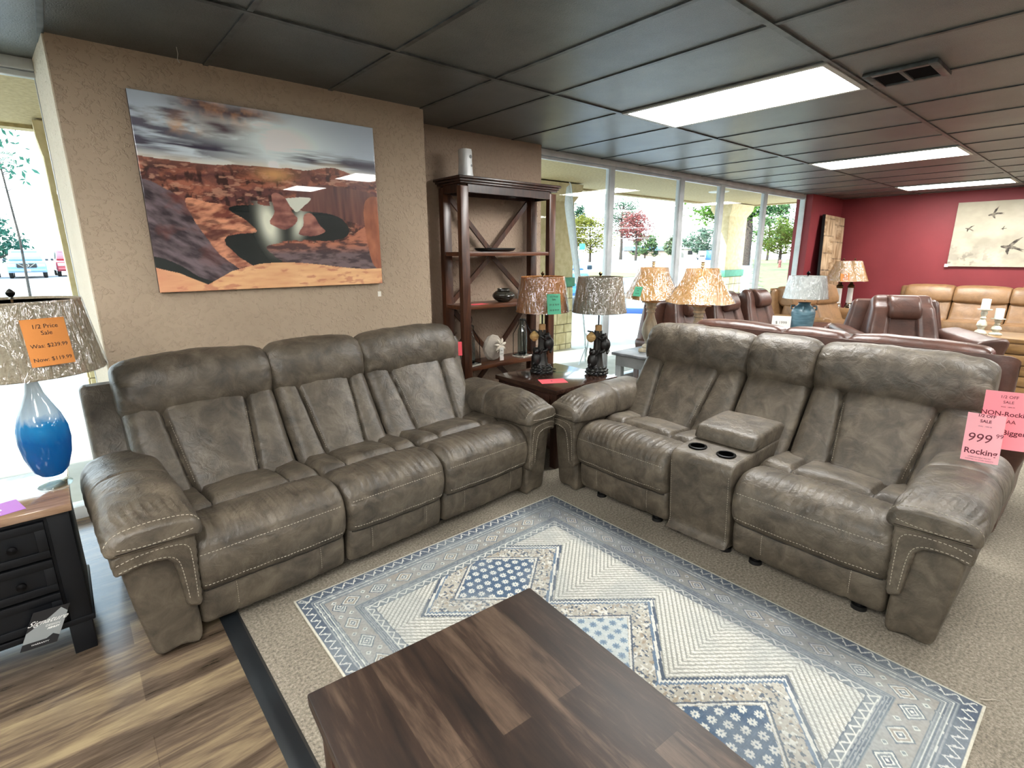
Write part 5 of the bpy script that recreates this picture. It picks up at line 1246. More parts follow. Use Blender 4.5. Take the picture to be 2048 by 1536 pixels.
tagcard('price_tag', None, 0.150, 0.245, mat('deep_pink_card', 'ff9ba6', rough=0.75), pinkT((2.90, 0.213, 0.846), 0.04, 0.1), 'pink sale tag reading NON-Rocking, behind the 999.99 tag', 'price tag',
        [('1/2 OFF', 0, 0.10, 0.017), ('SALE', 0, 0.078, 0.016), ('WAS:  1899.99', 0, 0.058, 0.007), ('NON-Rocking', 0, 0.028, 0.027, {'bold': 0.0004}), ('OOAA', 0, -0.004, 0.022), ('is Bigger', 0.02, -0.05, 0.030, {'bold': 0.0004})], M['ink_maroon'], curl=-0.006)
m = MB(); m.tube([(2.93, 0.262, 0.862), (2.97, 0.25, 0.885), (3.02, 0.26, 0.90)], 0.0015, 5); tag(m.build('tag_string', M['fixture']), 'thin string that ties the pink sale tags to the loveseat corner', 'string')

# blue ceramic jug lamp on a small table hidden behind the seats
jt = thing('lamp_table', 'small brown table under the blue ceramic lamp', 'table', (5.30, 1.92, 0))
m = MB(); m.lathe([(0.0, 0.675), (0.26, 0.675), (0.265, 0.69), (0.26, 0.70), (0.0, 0.70)], (0, 0, 0), 32); m.build('table_top', M['etagere_h'], jt)
m = MB(); m.lathe([(0.0, 0.0), (0.16, 0.0), (0.15, 0.02), (0.03, 0.04), (0.025, 0.675), (0.0, 0.675)], (0, 0, 0), 24); m.build('pedestal', M['etagere'], jt)
cl_ = thing('ceramic_lamp', 'blue ribbed ceramic jug lamp with a white drum shade', 'lamp', (5.30, 1.92, 0.70)); cl_.scale = (0.914, 0.914, 0.914)
bluec = mat('blue_glazed_ceramic', '3f5c68', '5d7c88', rough=0.35, scale=10, stretch=(1, 1, 5))
pr = [(0.0, 0.0), (0.07, 0.0), (0.075, 0.01)]
for k in range(30): q = k / 29; pr.append((0.058 + 0.052 * sin(pi * 0.5 * q ** 0.8) + 0.0018 * (k % 2), 0.02 + 0.29 * q))
pr += [(0.104, 0.335), (0.086, 0.365), (0.058, 0.385), (0.052, 0.40), (0.060, 0.41), (0.0, 0.412)]
m = MB(); m.lathe(pr, (0, 0, 0), 40); jb = m.build('jug_body', bluec, cl_)
for k in range(4):
    a = k * pi / 2 + 0.3; m = MB(); c = (0.096 * cos(a), 0.096 * sin(a), 0.345)
    m.tube([(c[0] * 0.92, c[1] * 0.92, 0.33), (c[0] * 1.22, c[1] * 1.22, 0.345), (c[0] * 1.18, c[1] * 1.18, 0.375), (c[0] * 0.85, c[1] * 0.85, 0.375)], 0.008, 8); m.build('handle', bluec, jb)
shade(cl_, 0.205, 0.165, 0.455, 0.675, M['white_shade'], 48); finial(cl_, 0.68, M['black_metal'], 1.2)
# white card in a stand
cs_ = thing('card_stand', 'cream price card in a stand beside the blue ceramic lamp', 'sign', (5.2, 2.13, 0.80), radians(0))
Tcs = towards((5.14, 2.045, 0.825), 0.10)
m = MB(); m.prism([(-0.08, -0.124), (0.08, -0.124), (0.08, 0.124), (-0.08, 0.124)], lambda a, b: Tcs(a, b, 0), lambda a, b: Tcs(a, b, -0.004)); text_geo(m, '$ 1999', 0.035, lambda a, b, z: Tcs(a, b + 0.06, 0.001 + z), 1, 0.0003)
cso = m.build('card', [M['paper_white'], M['ink']]); bpy.data.objects.remove(cs_); tag(cso, 'cream price card standing on the lamp table beside the blue ceramic lamp', 'sign')
cso.name = 'price_card'

# corner table with two column lamps
kt = thing('corner_table', 'low oak corner table under the two white column lamps', 'table', (10.08, 2.82, 0))
m = MB(); m.bb((0, 0, 0.50), (0.62, 0.62, 0.53), 0.005); m.build('table_top', M['oak'], kt)
for x in (0.03, 0.54):
    for y in (0.03, 0.54):
        m = MB(); m.bb((x, y, 0), (x + 0.05, y + 0.05, 0.50)); m.build('leg', M['oak'], kt)
whitecol = mat('white_fluted_column', 'c9c2bb', 'd9d3cd', rough=0.35)
def column_lamp(x, y, label):
    t = thing('column_lamp', label, 'lamp', (x, y, 0.53), 0, 'white column lamps on the corner table')
    m = MB(); m.lathe([(0.0, 0.0), (0.10, 0.0), (0.10, 0.02), (0.075, 0.035), (0.085, 0.05), (0.06, 0.075), (0.065, 0.09), (0.05, 0.12), (0.055, 0.14), (0.0, 0.145)], (0, 0, 0), 28); m.build('lamp_base', M['silver'], t)
    m = MB(); n = 32; m.rings([[((r - 0.004 * (k % 2)) * cos(2 * pi * k / n), (r - 0.004 * (k % 2)) * sin(2 * pi * k / n), z) for k in range(n)] for z, r in ((0.14, 0.046), (0.40, 0.042))]); m.build('fluted_column', whitecol, t, 20)
    m = MB(); m.lathe([(0.0, 0.40), (0.055, 0.40), (0.058, 0.415), (0.045, 0.425), (0.055, 0.44), (0.03, 0.46), (0.02, 0.50), (0.0, 0.50)], (0, 0, 0), 28); m.build('neck', M['brass'], t)
    shade(t, 0.24, 0.11, 0.52, 0.855, M['cream_shade'], 40); finial(t, 0.86, M['brass'], 1.2)
column_lamp(10.28, 3.19, 'white fluted column lamp with an orange tagged shade, nearer the red column')
column_lamp(10.52, 3.09, 'white fluted column lamp with a cream shade, nearer the tan sofa')
tagcard('price_tag', None, 0.13, 0.13, M['paper_orange'], on_shade((10.28, 3.19), 0.25, 0.215, 1.12, 0.36), 'orange price card on the shade of the column lamp', lines=[('1/2 Price', 0, 0.04, 0.02), ('Was: $', 0, 0.0, 0.02), ('Now: $', 0, -0.04, 0.02)])

# oak chest with two candle holders
oc = thing('oak_chest', 'golden oak slatted chest at the right edge under the candle holders', 'chest', (7.35, -0.58, 0))
m = MB(); m.bb((0, 0, 0.62), (0.62, 1.55, 0.66), 0.006); m.build('chest_top', M['oak'], oc)
m = MB(); m.bb((0.02, 0.02, 0.05), (0.60, 1.53, 0.62)); 
for k in range(5): m.bb((0.0, 0.05, 0.07 + k * 0.11), (0.02, 1.50, 0.165 + k * 0.11), 0.004)
m.build('chest_body', M['oak'], oc)
m = MB(); m.bb((6.6, -1.4, 0.0), (8.6, 1.15, 0.008), 0.003); tag(m.build('area_rug', mat('white_rug', 'bdb9b0', 'd3d0c8', rough=0.95, scale=60)), 'plain white rug under the golden oak chest', 'rug')
crm = mat('distressed_cream_wood', 'a7a594', 'd3d0c0', rough=0.6, scale=25); wax = mat('white_wax', 'e6ebe6', rough=0.5)
def candle(x, y, h, label):
    t = thing('candle_holder', label, 'candle holder', (x, y, 0.66), 0, 'turned cream candle holders')
    s = h / 0.24
    m = MB(); m.lathe([(0.0, 0.0), (0.055, 0.0), (0.058, 0.012), (0.045, 0.03 * s), (0.026, 0.045 * s), (0.03, 0.06 * s), (0.046, 0.085 * s), (0.040, 0.115 * s), (0.02, 0.14 * s), (0.028, 0.155 * s), (0.018, 0.17 * s), (0.03, 0.20 * s), (0.024, 0.225 * s), (0.062, 0.232 * s), (0.064, 0.24 * s), (0.0, 0.24 * s)], (0, 0, 0), 28); m.build('turned_stand', crm, t)
    m = MB(); m.lathe([(0.0, h), (0.038, h), (0.038, h + 0.105), (0.030, h + 0.108), (0.0, h + 0.10)], (0, 0, 0), 24); c_ = m.build('candle', wax, t)
    m = MB(); m.cyl((0, 0, h + 0.10), (0, 0, h + 0.115), 0.0012, n=6); m.build('wick', M['ink'], c_)
candle(7.55, 0.915, 0.27, 'tall turned cream candle holder with a white pillar candle')
candle(7.58, 0.795, 0.175, 'short turned cream candle holder with a white pillar candle')

# leaning textured wood art in the red corner
lt = thing('leaning_art', 'tall canvas of patchwork wood blocks leaning in the red corner', 'art panel', (0, 0, 0))
def woodart(a, b):
    w, h = 0.72, 1.22; U = a / w; V = b / h
    row = np.floor(V * 4.2 + 0.3 * np.floor(U * 2)); cx = np.floor(U * 4 + (row % 2) * 0.5)
    fib = np.where(((row + cx) % 3) > 0, fbm(U * 16, V * 6, 4, 5), fbm(U * 5, V * 30, 4, 7))
    col = mixc(rgb('8a6d4c'), rgb('cdb595'), np.clip(fib * 1.8 - 0.4, 0, 1))
    e1 = np.abs((V * 4.2 + 0.3 * np.floor(U * 2)) % 1 - 0.0); e2 = (U * 4 + (row % 2) * 0.5) % 1
    col = mixc(col, rgb('3a2a1c'), np.clip(np.exp(-(np.minimum(e1, 1 - e1) / 0.035) ** 2) + 0.7 * np.exp(-(np.minimum(e2, 1 - e2) / 0.05) ** 2), 0, 1) * np.clip(fbm(U * 9, V * 9, 3, 77) * 1.8 - .3, 0, 1))
    return col
AX = Vector((0.62, -0.0, -0.02)); 
def TA(a, b, c):
    # bottom left corner (10.30, 3.45, 1.12 when cut by the table) leaning back against the return wall
    lean = 0.10
    x = 10.26 + a * 1.0 + b * 0.13; y = 3.52 + b * 0.08 - c * 1.0; z = 0.93 + b * 1.0 - a * 0.03
    return (x, y, z)
art = painted_sheet('canvas_face', 0.98, 1.25, 110, 150, lambda a, b: woodart(a * 0.72 / 0.98, b * 1.22 / 1.25), TA, 0.05, [attr_mat('wood_block_print', 0.7), mat('black_canvas_edge', '14181a', rough=0.7)], lt)
m = MB(); m.bb((10.36, 3.48, 0.0), (11.3, 3.70, 0.9), 0.004); tag(m.build('display_plinth', M['red']), 'red boxed plinth in the corner that carries the leaning art', 'plinth')

# bird painting on the red wall
def birds(a, b):
    w, h = 1.45, 1.02; U = a / w; V = 1 - b / h
    n = fbm(U * 5, V * 5, 5, 3); col = mixc(rgb('a69f8d'), rgb('bdb6a4'), np.clip(n * 2 - .5, 0, 1))
    col = mixc(col, rgb('78736a'), np.clip((fbm(U * 7, V * 6, 4, 9) - 0.5) * 3, 0, 0.5) * np.clip(V * 1.6 - 0.3, 0, 1) * np.clip(1.2 - U * 1.2, 0.2, 1))
    col = mixc(col, rgb('55524e'), np.clip((fbm(U * 22, V * 16, 4, 19) - 0.55) * 6, 0, 0.7) * np.clip((V - 0.62) * 4, 0, 1) * np.clip(0.6 - U, 0, 1) * 1.6)
    def bird(cx, cy, s, rot, c):
        x = (U - cx) * w; y = (V - cy) * h; X = (x * cos(rot) + y * sin(rot)) / s; Y = (-x * sin(rot) + y * cos(rot)) / s
        body = (X / 0.5) ** 2 + (Y / 0.13) ** 2 < 1
        wing1 = inpoly(X, Y, [(-0.1, 0), (0.12, 0.0), (0.62, -0.85), (0.20, -0.55), (-0.02, -0.2)]); wing2 = inpoly(X, Y, [(-0.15, 0.05), (0.1, 0.08), (0.1, 0.6), (-0.1, 0.35)])
        tail = inpoly(X, Y, [(0.35, -0.08), (1.0, 0.12), (0.75, 0.14), (0.95, 0.26), (0.35, 0.10)])
        mk = body | wing1 | wing2 | tail; col[mk] = mixc(c, rgb('8d8577'), np.clip(fbm(U * 40, V * 40, 3, 29) * 1.6 - .5, 0, 1))[mk]
    dk = np.broadcast_to(rgb('37322e'), col.shape)
    bird(0.50, 0.70, 0.20, 0.12, dk); bird(0.32, 0.20, 0.13, -0.25, dk); bird(0.13, 0.41, 0.085, 0.3, dk); bird(0.80, 0.20, 0.14, -0.1, dk); bird(0.42, 0.42, 0.05, -0.2, dk); bird(0.85, 0.88, 0.03, 0, dk)
    return col
pb = painted_sheet('bird_painting', 1.45, 1.02, 300, 210, birds, lambda a, b, c: (RX - 0.045 - c, 1.995 - a, 1.295 + b), 0.04, [attr_mat('painted_canvas', 0.8), mat('canvas_side', '6c675e', rough=0.8)])
tag(pb, 'pale canvas painting of flying swallows on the red wall', 'painting')
tagcard('price_tag', None, 0.05, 0.05, M['paper_white'], lambda x, y, z: (RX - 0.052 - z, 2.0 - x, 1.31 + y), 'small white tag at the corner of the swallow painting')
# ------------------------------------------------------------------ outside
def gz(x, y):
    r = math.hypot(x, y)
    if y < 9.0: return -0.10
    return -0.10 + 0.22 * (1 - exp(-max(0, y - 9.0) / 12.0))
def ground_patch(name, mt, x0, x1, y0, y1, nx, ny, dz=0.0, inside=None):
    m = MB(); X = np.linspace(x0, x1, nx); Y = np.concatenate([np.linspace(y0, min(60, y1), ny), np.linspace(min(60, y1), y1, 6)[1:]]) if y1 > 60 else np.linspace(y0, y1, ny)
    V = [(x, y, gz(x, y) + dz) for y in Y for x in X]; F = []
    for j in range(len(Y) - 1):
        for i in range(nx - 1):
            if inside is None or inside((X[i] + X[i + 1]) / 2, (Y[j] + Y[j + 1]) / 2): F.append((j * nx + i, j * nx + i + 1, (j + 1) * nx + i + 1, (j + 1) * nx + i))
    m.add(V, F); return m.build(name, mt, None, normals=False)
struct(ground_patch('ground', M['asphalt'], -60, 260, WY + 0.05, 330, 40, 50))
struct(ground_patch('lawn', M['grass'], 14, 120, 7, 60, 110, 90, 0.02, lambda x, y: (x > 17 + 0.4 * y and y < 0.47 * x - 0.5) or (27 < x < 33 and 20.5 < y < 24.5 + 0.1 * x)))
m = MB(); m.bb((-8, WY + 0.06, -0.14), (22, 6.9, -0.03), 0.01); struct(m.build('pavement', mat('walkway_concrete', 'a8a49a', 'bcb8ae', rough=0.9, scale=3)))
# canopy over the walkway
SZ = 2.60
m = MB(); m.bb((-9, WY + 0.20, SZ), (12.6, 6.35, SZ + 0.25)); m.bb((-9, 6.28, SZ - 0.03), (12.65, 6.42, SZ + 0.6)); m.bb((12.5, WY + 0.2, SZ - 0.02), (12.65, 6.4, SZ + 0.6)); struct(m.build('ceiling_canopy', M['soffit']))
for x, y, lb in ((9.3, 5.05, 'round white light in the canopy soffit left of the second column'),):
    m = MB(); m.lathe([(0.0, -0.01), (0.16, -0.01), (0.18, 0.0), (0.0, 0.001)], (x, y, SZ), 28)
    tag(m.build('soffit_light', M['fixture']), lb, 'light')
stonem = mat('limestone_blocks', 'b5a67f', 'd6caa6', rough=0.9, scale=6, bs=0.4, bscale=30)
mort = mat('mortar', '7d745c', rough=0.95)
def column(x0, x1, y0, y1, flare=0.08):
    x, y = (x0 + x1) / 2, (y0 + y1) / 2; wx, wy = (x1 - x0) / 2, (y1 - y0) / 2
    m = MB(); m.bb((x0, y0, 1.13), (x1, y1, SZ), 0.012)
    # flared capital
    m.rings([[(x + a * (wx + s), y + b * (wy + s), z) for a, b in ((-1, -1), (1, -1), (1, 1), (-1, 1))] for z, s in ((SZ - 0.28, 0), (SZ - 0.14, flare), (SZ - 0.02, flare * 1.2))])
    c = m.build('canopy_column', M['colstucco']); struct(c)
    m = MB(); m.bb((x0 - 0.03, y0 - 0.03, 1.00), (x1 + 0.03, y1 + 0.03, 1.15), 0.01); m.build('green_band', M['green'], c)
    m = MB(); m.bb((x0, y0, -0.1), (x1, y1, 1.0), 0, 1); R_ = random.Random(int(x * 7) + 3)
    z = -0.1
    while z < 0.98:
        h = min(R_.uniform(0.13, 0.22), 1.0 - z)
        if h < 0.04: break
        for side in range(4):
            hs = wx if side % 2 == 0 else wy; a = -hs
            while a < hs - 0.03:
                L = min(R_.uniform(0.13, 0.3), hs - a)
                lo = [(a + 0.006, -wy - 0.012), (wx, a + 0.006), (a + 0.006, wy), (-wx - 0.012, a + 0.006)][side]; hi = [(a + L - 0.006, -wy + 0.01), (wx + 0.012, a + L - 0.006), (a + L - 0.006, wy + 0.012), (-wx, a + L - 0.006)][side]
                m.bb((x + lo[0], y + lo[1], z + 0.006), (x + hi[0], y + hi[1], z + h - 0.006), 0.005); a += L
        z += h
    m.build('stone_base', [stonem, mort], c)
column(5.63, 6.47, 5.95, 6.28); column(11.52, 12.36, 5.95, 6.28); column(0.085, 0.92, 5.95, 6.28, 0.02); column(-6.2, -5.4, 5.95, 6.28)

# advertising feather flag by the door, seen edge on
ff = thing('feather_flag', 'white feather flag leaning on its pole outside the window beside the stone column', 'flag', (5.75, 5.0, -0.03))
m = MB(); m.tube([(0, 0, 0.0), (-0.02, 0, 0.35), (-0.16, 0, 1.2), (-0.33, 0, 2.1), (-0.39, 0, 2.44), (-0.42, 0.0, 2.47)], [0.014, 0.014, 0.012, 0.010, 0.007, 0.006], 8); m.build('pole', M['alu'], ff)
m = MB(); m.tube([(0, 0, 0.05), (0.05, 0.0, 0.30), (0.02, 0.02, 0.42)], 0.012, 8); m.tube([(-0.25, -0.1, 0.0), (0, 0, 0.22), (0.2, 0.14, 0.0)], 0.010, 8); m.build('stand', M['alu'], ff)
V = []; n = 16
for i in range(n + 1):
    q = i / n; z = 0.75 + 1.7 * q; x = -0.085 - 0.315 * q ; wd = 0.02 + 0.12 * q * (1 if q < 0.86 else (1 - q) / 0.14 * 0.8 + 0.2)
    V += [(x - 0.006, 0, z), (x - wd, 0.03, z - 0.04)]
mb = MB(); mb.add(V, [(2 * i, 2 * i + 1, 2 * i + 3, 2 * i + 2) for i in range(n)]); fo = mb.build('banner', shade_mat('banner_cloth', 'dfe3e4', 'eceff0', 40, 0.5), ff)
so = fo.modifiers.new('thick', 'SOLIDIFY'); so.thickness = 0.003

# trees
leafm = {}
def leaf(c1, c2):
    k = c1 + c2
    if k not in leafm: leafm[k] = shade_mat('leaves_' + c1, c1, c2, 1.5, 0.3)
    return leafm[k]
barkm = mat('tree_bark', '2b2622', '453e37', rough=0.95, scale=8)
def tree(name, x, y, h, cr, c1, c2, label, trunk_h=0.35, tr=0.18, n=1400, ls=0.16, shape=(1, 1, 0.8), seed=1, bare=0.0, cen=None, group='trees beyond the car park'):
    R_ = random.Random(seed); z0 = gz(x, y) - 0.05
    t = thing(name, label, 'tree', (x, y, z0), 0, group)
    m = MB(); m.tube([(0, 0, 0), (0.05 * h * 0.2, 0, h * 0.3), (0, 0.02 * h, h * 0.6), (0.02 * h, 0, h * 0.92)], [tr * 1.25, tr, tr * 0.7, tr * 0.18], 10)
    ends = []
    for k in range(int(16 + bare * 30)):
        zz = h * R_.uniform(trunk_h, 0.88); a = R_.uniform(0, 2 * pi); L = cr * R_.uniform(0.5, 1.0) * (1.1 - 0.5 * zz / h)
        e = Vector((cos(a) * L * shape[0], sin(a) * L * shape[1], zz + L * R_.uniform(0.1, 0.7))); mid = e * 0.5 + Vector((0, 0, zz * 0.5 - L * 0.05))
        m.tube([(0, 0, zz), mid, e], [tr * 0.4, tr * 0.22, tr * 0.06], 5); ends.append(e); ends.append(mid.lerp(e, 0.5))
        for j in range(int(2 + 3 * bare)):
            e2 = e + Vector((R_.uniform(-1, 1), R_.uniform(-1, 1), R_.uniform(-0.1, 1))) * L * 0.35; m.tube([mid.lerp(e, R_.uniform(0.2, 0.9)), e2], [tr * 0.12, tr * 0.04], 4); ends.append(e2)
    m.build('trunk', barkm, t, 60)
    V = []; F = []; cz_ = h * (trunk_h + 1) / 2
    for k in range(n):
        if R_.random() < 0.75: e = R_.choice(ends); p = e + Vector((R_.gauss(0, 1), R_.gauss(0, 1), R_.gauss(0, 0.7))) * cr * 0.14
        else:
            a = R_.uniform(0, 2 * pi); q = R_.random() ** 0.5; ph = R_.uniform(-1, 1); p = Vector((cos(a) * q * cr * shape[0] * sqrt(1 - ph * ph), sin(a) * q * cr * shape[1] * sqrt(1 - ph * ph), cz_ + ph * h * (1 - trunk_h) / 2 * shape[2]))
        if p.z < h * trunk_h * 0.8: continue
        u = Vector((R_.gauss(0, 1), R_.gauss(0, 1), R_.gauss(0, 1))).normalized(); v = u.orthogonal().normalized(); s = ls * R_.uniform(0.6, 1.4); b = len(V)
        V += [p - u * s, p + v * s * 0.5, p + u * s, p - v * s * 0.5]; F.append((b, b + 1, b + 2, b + 3))
    mb = MB(); mb.add([q[:] for q in V], F); mb.build('foliage', leaf(c1, c2), t, normals=False, smooth=False)
    return t
tree('autumn_tree', 68.1, 58.9, 7.4, 3.8, '5c5a22', '7b7a34', 'yellow green autumn tree seen between the stone column and the first mullion', seed=3, n=5200, trunk_h=0.12, ls=0.2)
tree('evergreen_tree', 74.4, 67.8, 10.8, 1.9, '1c3a2a', '2e5338', 'tall dark evergreen topping the yellow tree beside the stone column', trunk_h=0.6, seed=5, n=1400, ls=0.2)
tree('bare_tree', 98.5, 76.0, 13.4, 4.6, '36503a', '4d6a50', 'thin half bare tree rising left of the blue roofed house', tr=0.30, seed=8, n=3600, bare=1.0, ls=0.2)
tree('red_tree', 85.0, 62.0, 9.0, 3.6, '6e3a3a', '8d5650', 'reddish autumn tree beside the half bare tree', seed=12, n=3000, bare=0.6, ls=0.2, tr=0.2)
tree('leafy_tree', 39.9, 20.9, 8.6, 2.9, '3c5a1c', '557630', 'bright green tree whose crown shows left of the second column', trunk_h=0.4, seed=14, n=2600, ls=0.15)
tree('pine_tree', 62.3, 29.7, 13.5, 5.4, '15301e', '2a4a2e', 'big dark pine with a thick trunk right of the second column', trunk_h=0.38, tr=0.42, seed=17, n=7500, ls=0.26, shape=(1, 1, 0.9))
tree('lawn_tree', 73.9, 30.6, 5.6, 2.6, '4f5f22', '6c7a34', 'low yellow green tree beside the utility pole near the red column', seed=19, n=2000, ls=0.2, trunk_h=0.15)
tree('roadside_tree', 100.8, 44.0, 10.5, 4.6, '46603a', '5c784c', 'pale green roadside tree behind the pine trunk', seed=23, n=2200, ls=0.32, trunk_h=0.12)
tree('roadside_tree', 129.3, 74.6, 8.0, 3.8, '4c5f50', '607562', 'hazy grey green tree beside the pale roofed house', seed=27, n=1800, ls=0.4, trunk_h=0.1)
tree('roadside_tree', 124.8, 88.0, 6.5, 3.2, '4c5f3c', '60754e', 'hazy low tree close behind the blue roofed house', seed=29, n=1600, ls=0.4, trunk_h=0.1)
tree('roadside_tree', 126.9, 80.6, 5.8, 2.4, '55624a', '69775c', 'hazy low tree at the right end of the blue roofed house', seed=37, n=1400, ls=0.4, trunk_h=0.1)
tree('hanging_tree', -0.75, 24.0, 7.0, 1.0, '2c5446', '3f6a5a', 'thin drooping tree seen through the left window', seed=31, n=140, ls=0.11, bare=0.3, tr=0.035, trunk_h=0.5)
tree('hedge_tree', -5.2, 90.0, 6.4, 3.0, '1f443a', '356052', 'round dark green tree behind the cars at the left', seed=33, n=1400, ls=0.25, trunk_h=0.12)
# utility pole, wires, hydrant, sign
m = MB(); z_ = gz(83, 33.8); m.cyl((83.4, 33.8, z_), (83.9, 33.8, z_ + 8.5), 0.22, 0.16, 10); tag(m.build('utility_pole', mat('pole_wood', '9b958b', rough=0.9)), 'pale utility pole standing on the lawn near the red column', 'pole')
for (x_, y_, w_) in ((44.3, 43.38, 'utility pole hidden behind the stone column that carries the power lines'), (56.18, 34.64, 'slim utility pole behind the second mullion that carries the power lines')):
    m = MB(); m.cyl((x_, y_, gz(x_, y_)), (x_, y_, 4.9), 0.12, 0.10, 10); tag(m.build('utility_pole', bpy.data.materials['pole_wood']), w_, 'pole')
for k, z in enumerate((4.35, 3.2)):
    m = MB(); m.tube([(44.3 + (56.18 - 44.3) * i / 10, 43.38 + (34.64 - 43.38) * i / 10, z + 0.22 * ((i - 5) / 5) ** 2) for i in range(11)], 0.022, 5); tag(m.build('power_line', M['fixture']), ['upper power line crossing the street view between the mullions', 'lower power line crossing the street view between the mullions'][k], 'cable')
hz = gz(55, 22.9); hy = thing('fire_hydrant', 'small dark red fire hydrant on the lawn right of the pine', 'hydrant', (55.5, 22.9, hz)); m = MB(); m.lathe([(0, 0), (0.2, 0), (0.2, 0.06), (0.13, 0.08), (0.13, 0.55), (0.17, 0.57), (0.15, 0.68), (0.05, 0.78), (0, 0.8)], (0, 0, 0), 16); m.build('body', mat('hydrant_red', '6b3a35', rough=0.5), hy); m = MB(); m.cyl((-0.22, 0, 0.42), (0.22, 0, 0.42), 0.06, n=12); m.build('outlet', mat('hydrant_cap', '7d4a43', rough=0.5), hy)
sg = thing('street_sign', 'green and white roadside sign beside the yellow tree', 'sign', (44.8, 39.9, gz(44.8, 39.9))); m = MB(); m.cyl((0, 0, 0), (0, 0, 1.85), 0.05, n=8); m.build('post', M['alu'], sg)
m = MB(); m.box((0, 0, 2.15), (0.62, 0.05, 0.66), 0.02, rot=Matrix.Rotation(radians(-43), 3, 'Z')); m.build('panel', mat('sign_green', '2f8f74', rough=0.5), sg)
# houses
def house(x, y, w, d, h, roof, wallm, label, rz=-0.9):
    z = gz(x, y); t = thing('house', label, 'house', (x, y, z), rz)
    m = MB(); m.bb((-w / 2, -d / 2, 0), (w / 2, d / 2, h)); m.build('wall', wallm, t)
    m = MB(); m.prism([(-d / 2 - 0.6, h), (d / 2 + 0.6, h), (0, h + 1.3)], lambda a, b: (-w / 2 - 0.6, a, b), lambda a, b: (w / 2 + 0.6, a, b)); m.build('roof', roof, t)
    for k in range(3):
        m = MB(); m.bb((-w / 2 + 1.2 + k * 3.2, -d / 2 - 0.05, 0.9), (-w / 2 + 2.6 + k * 3.2, -d / 2 + 0.02, 2.1)); m.build('window', M['blackwood'], t)
house(139.6, 97.1, 14, 8, 2.2, mat('blue_roof', '49688f', '5d7ba0', rough=0.7), mat('beige_brick', 'a08a76', rough=0.9), 'low house with a blue roof across the street', -0.75)
house(151.2, 88.2, 8, 7, 2.6, mat('pale_roof', 'a9a59e', rough=0.8), mat('pale_wall', 'b5a894', rough=0.9), 'low pale roofed house right of the blue roofed one', -0.85)
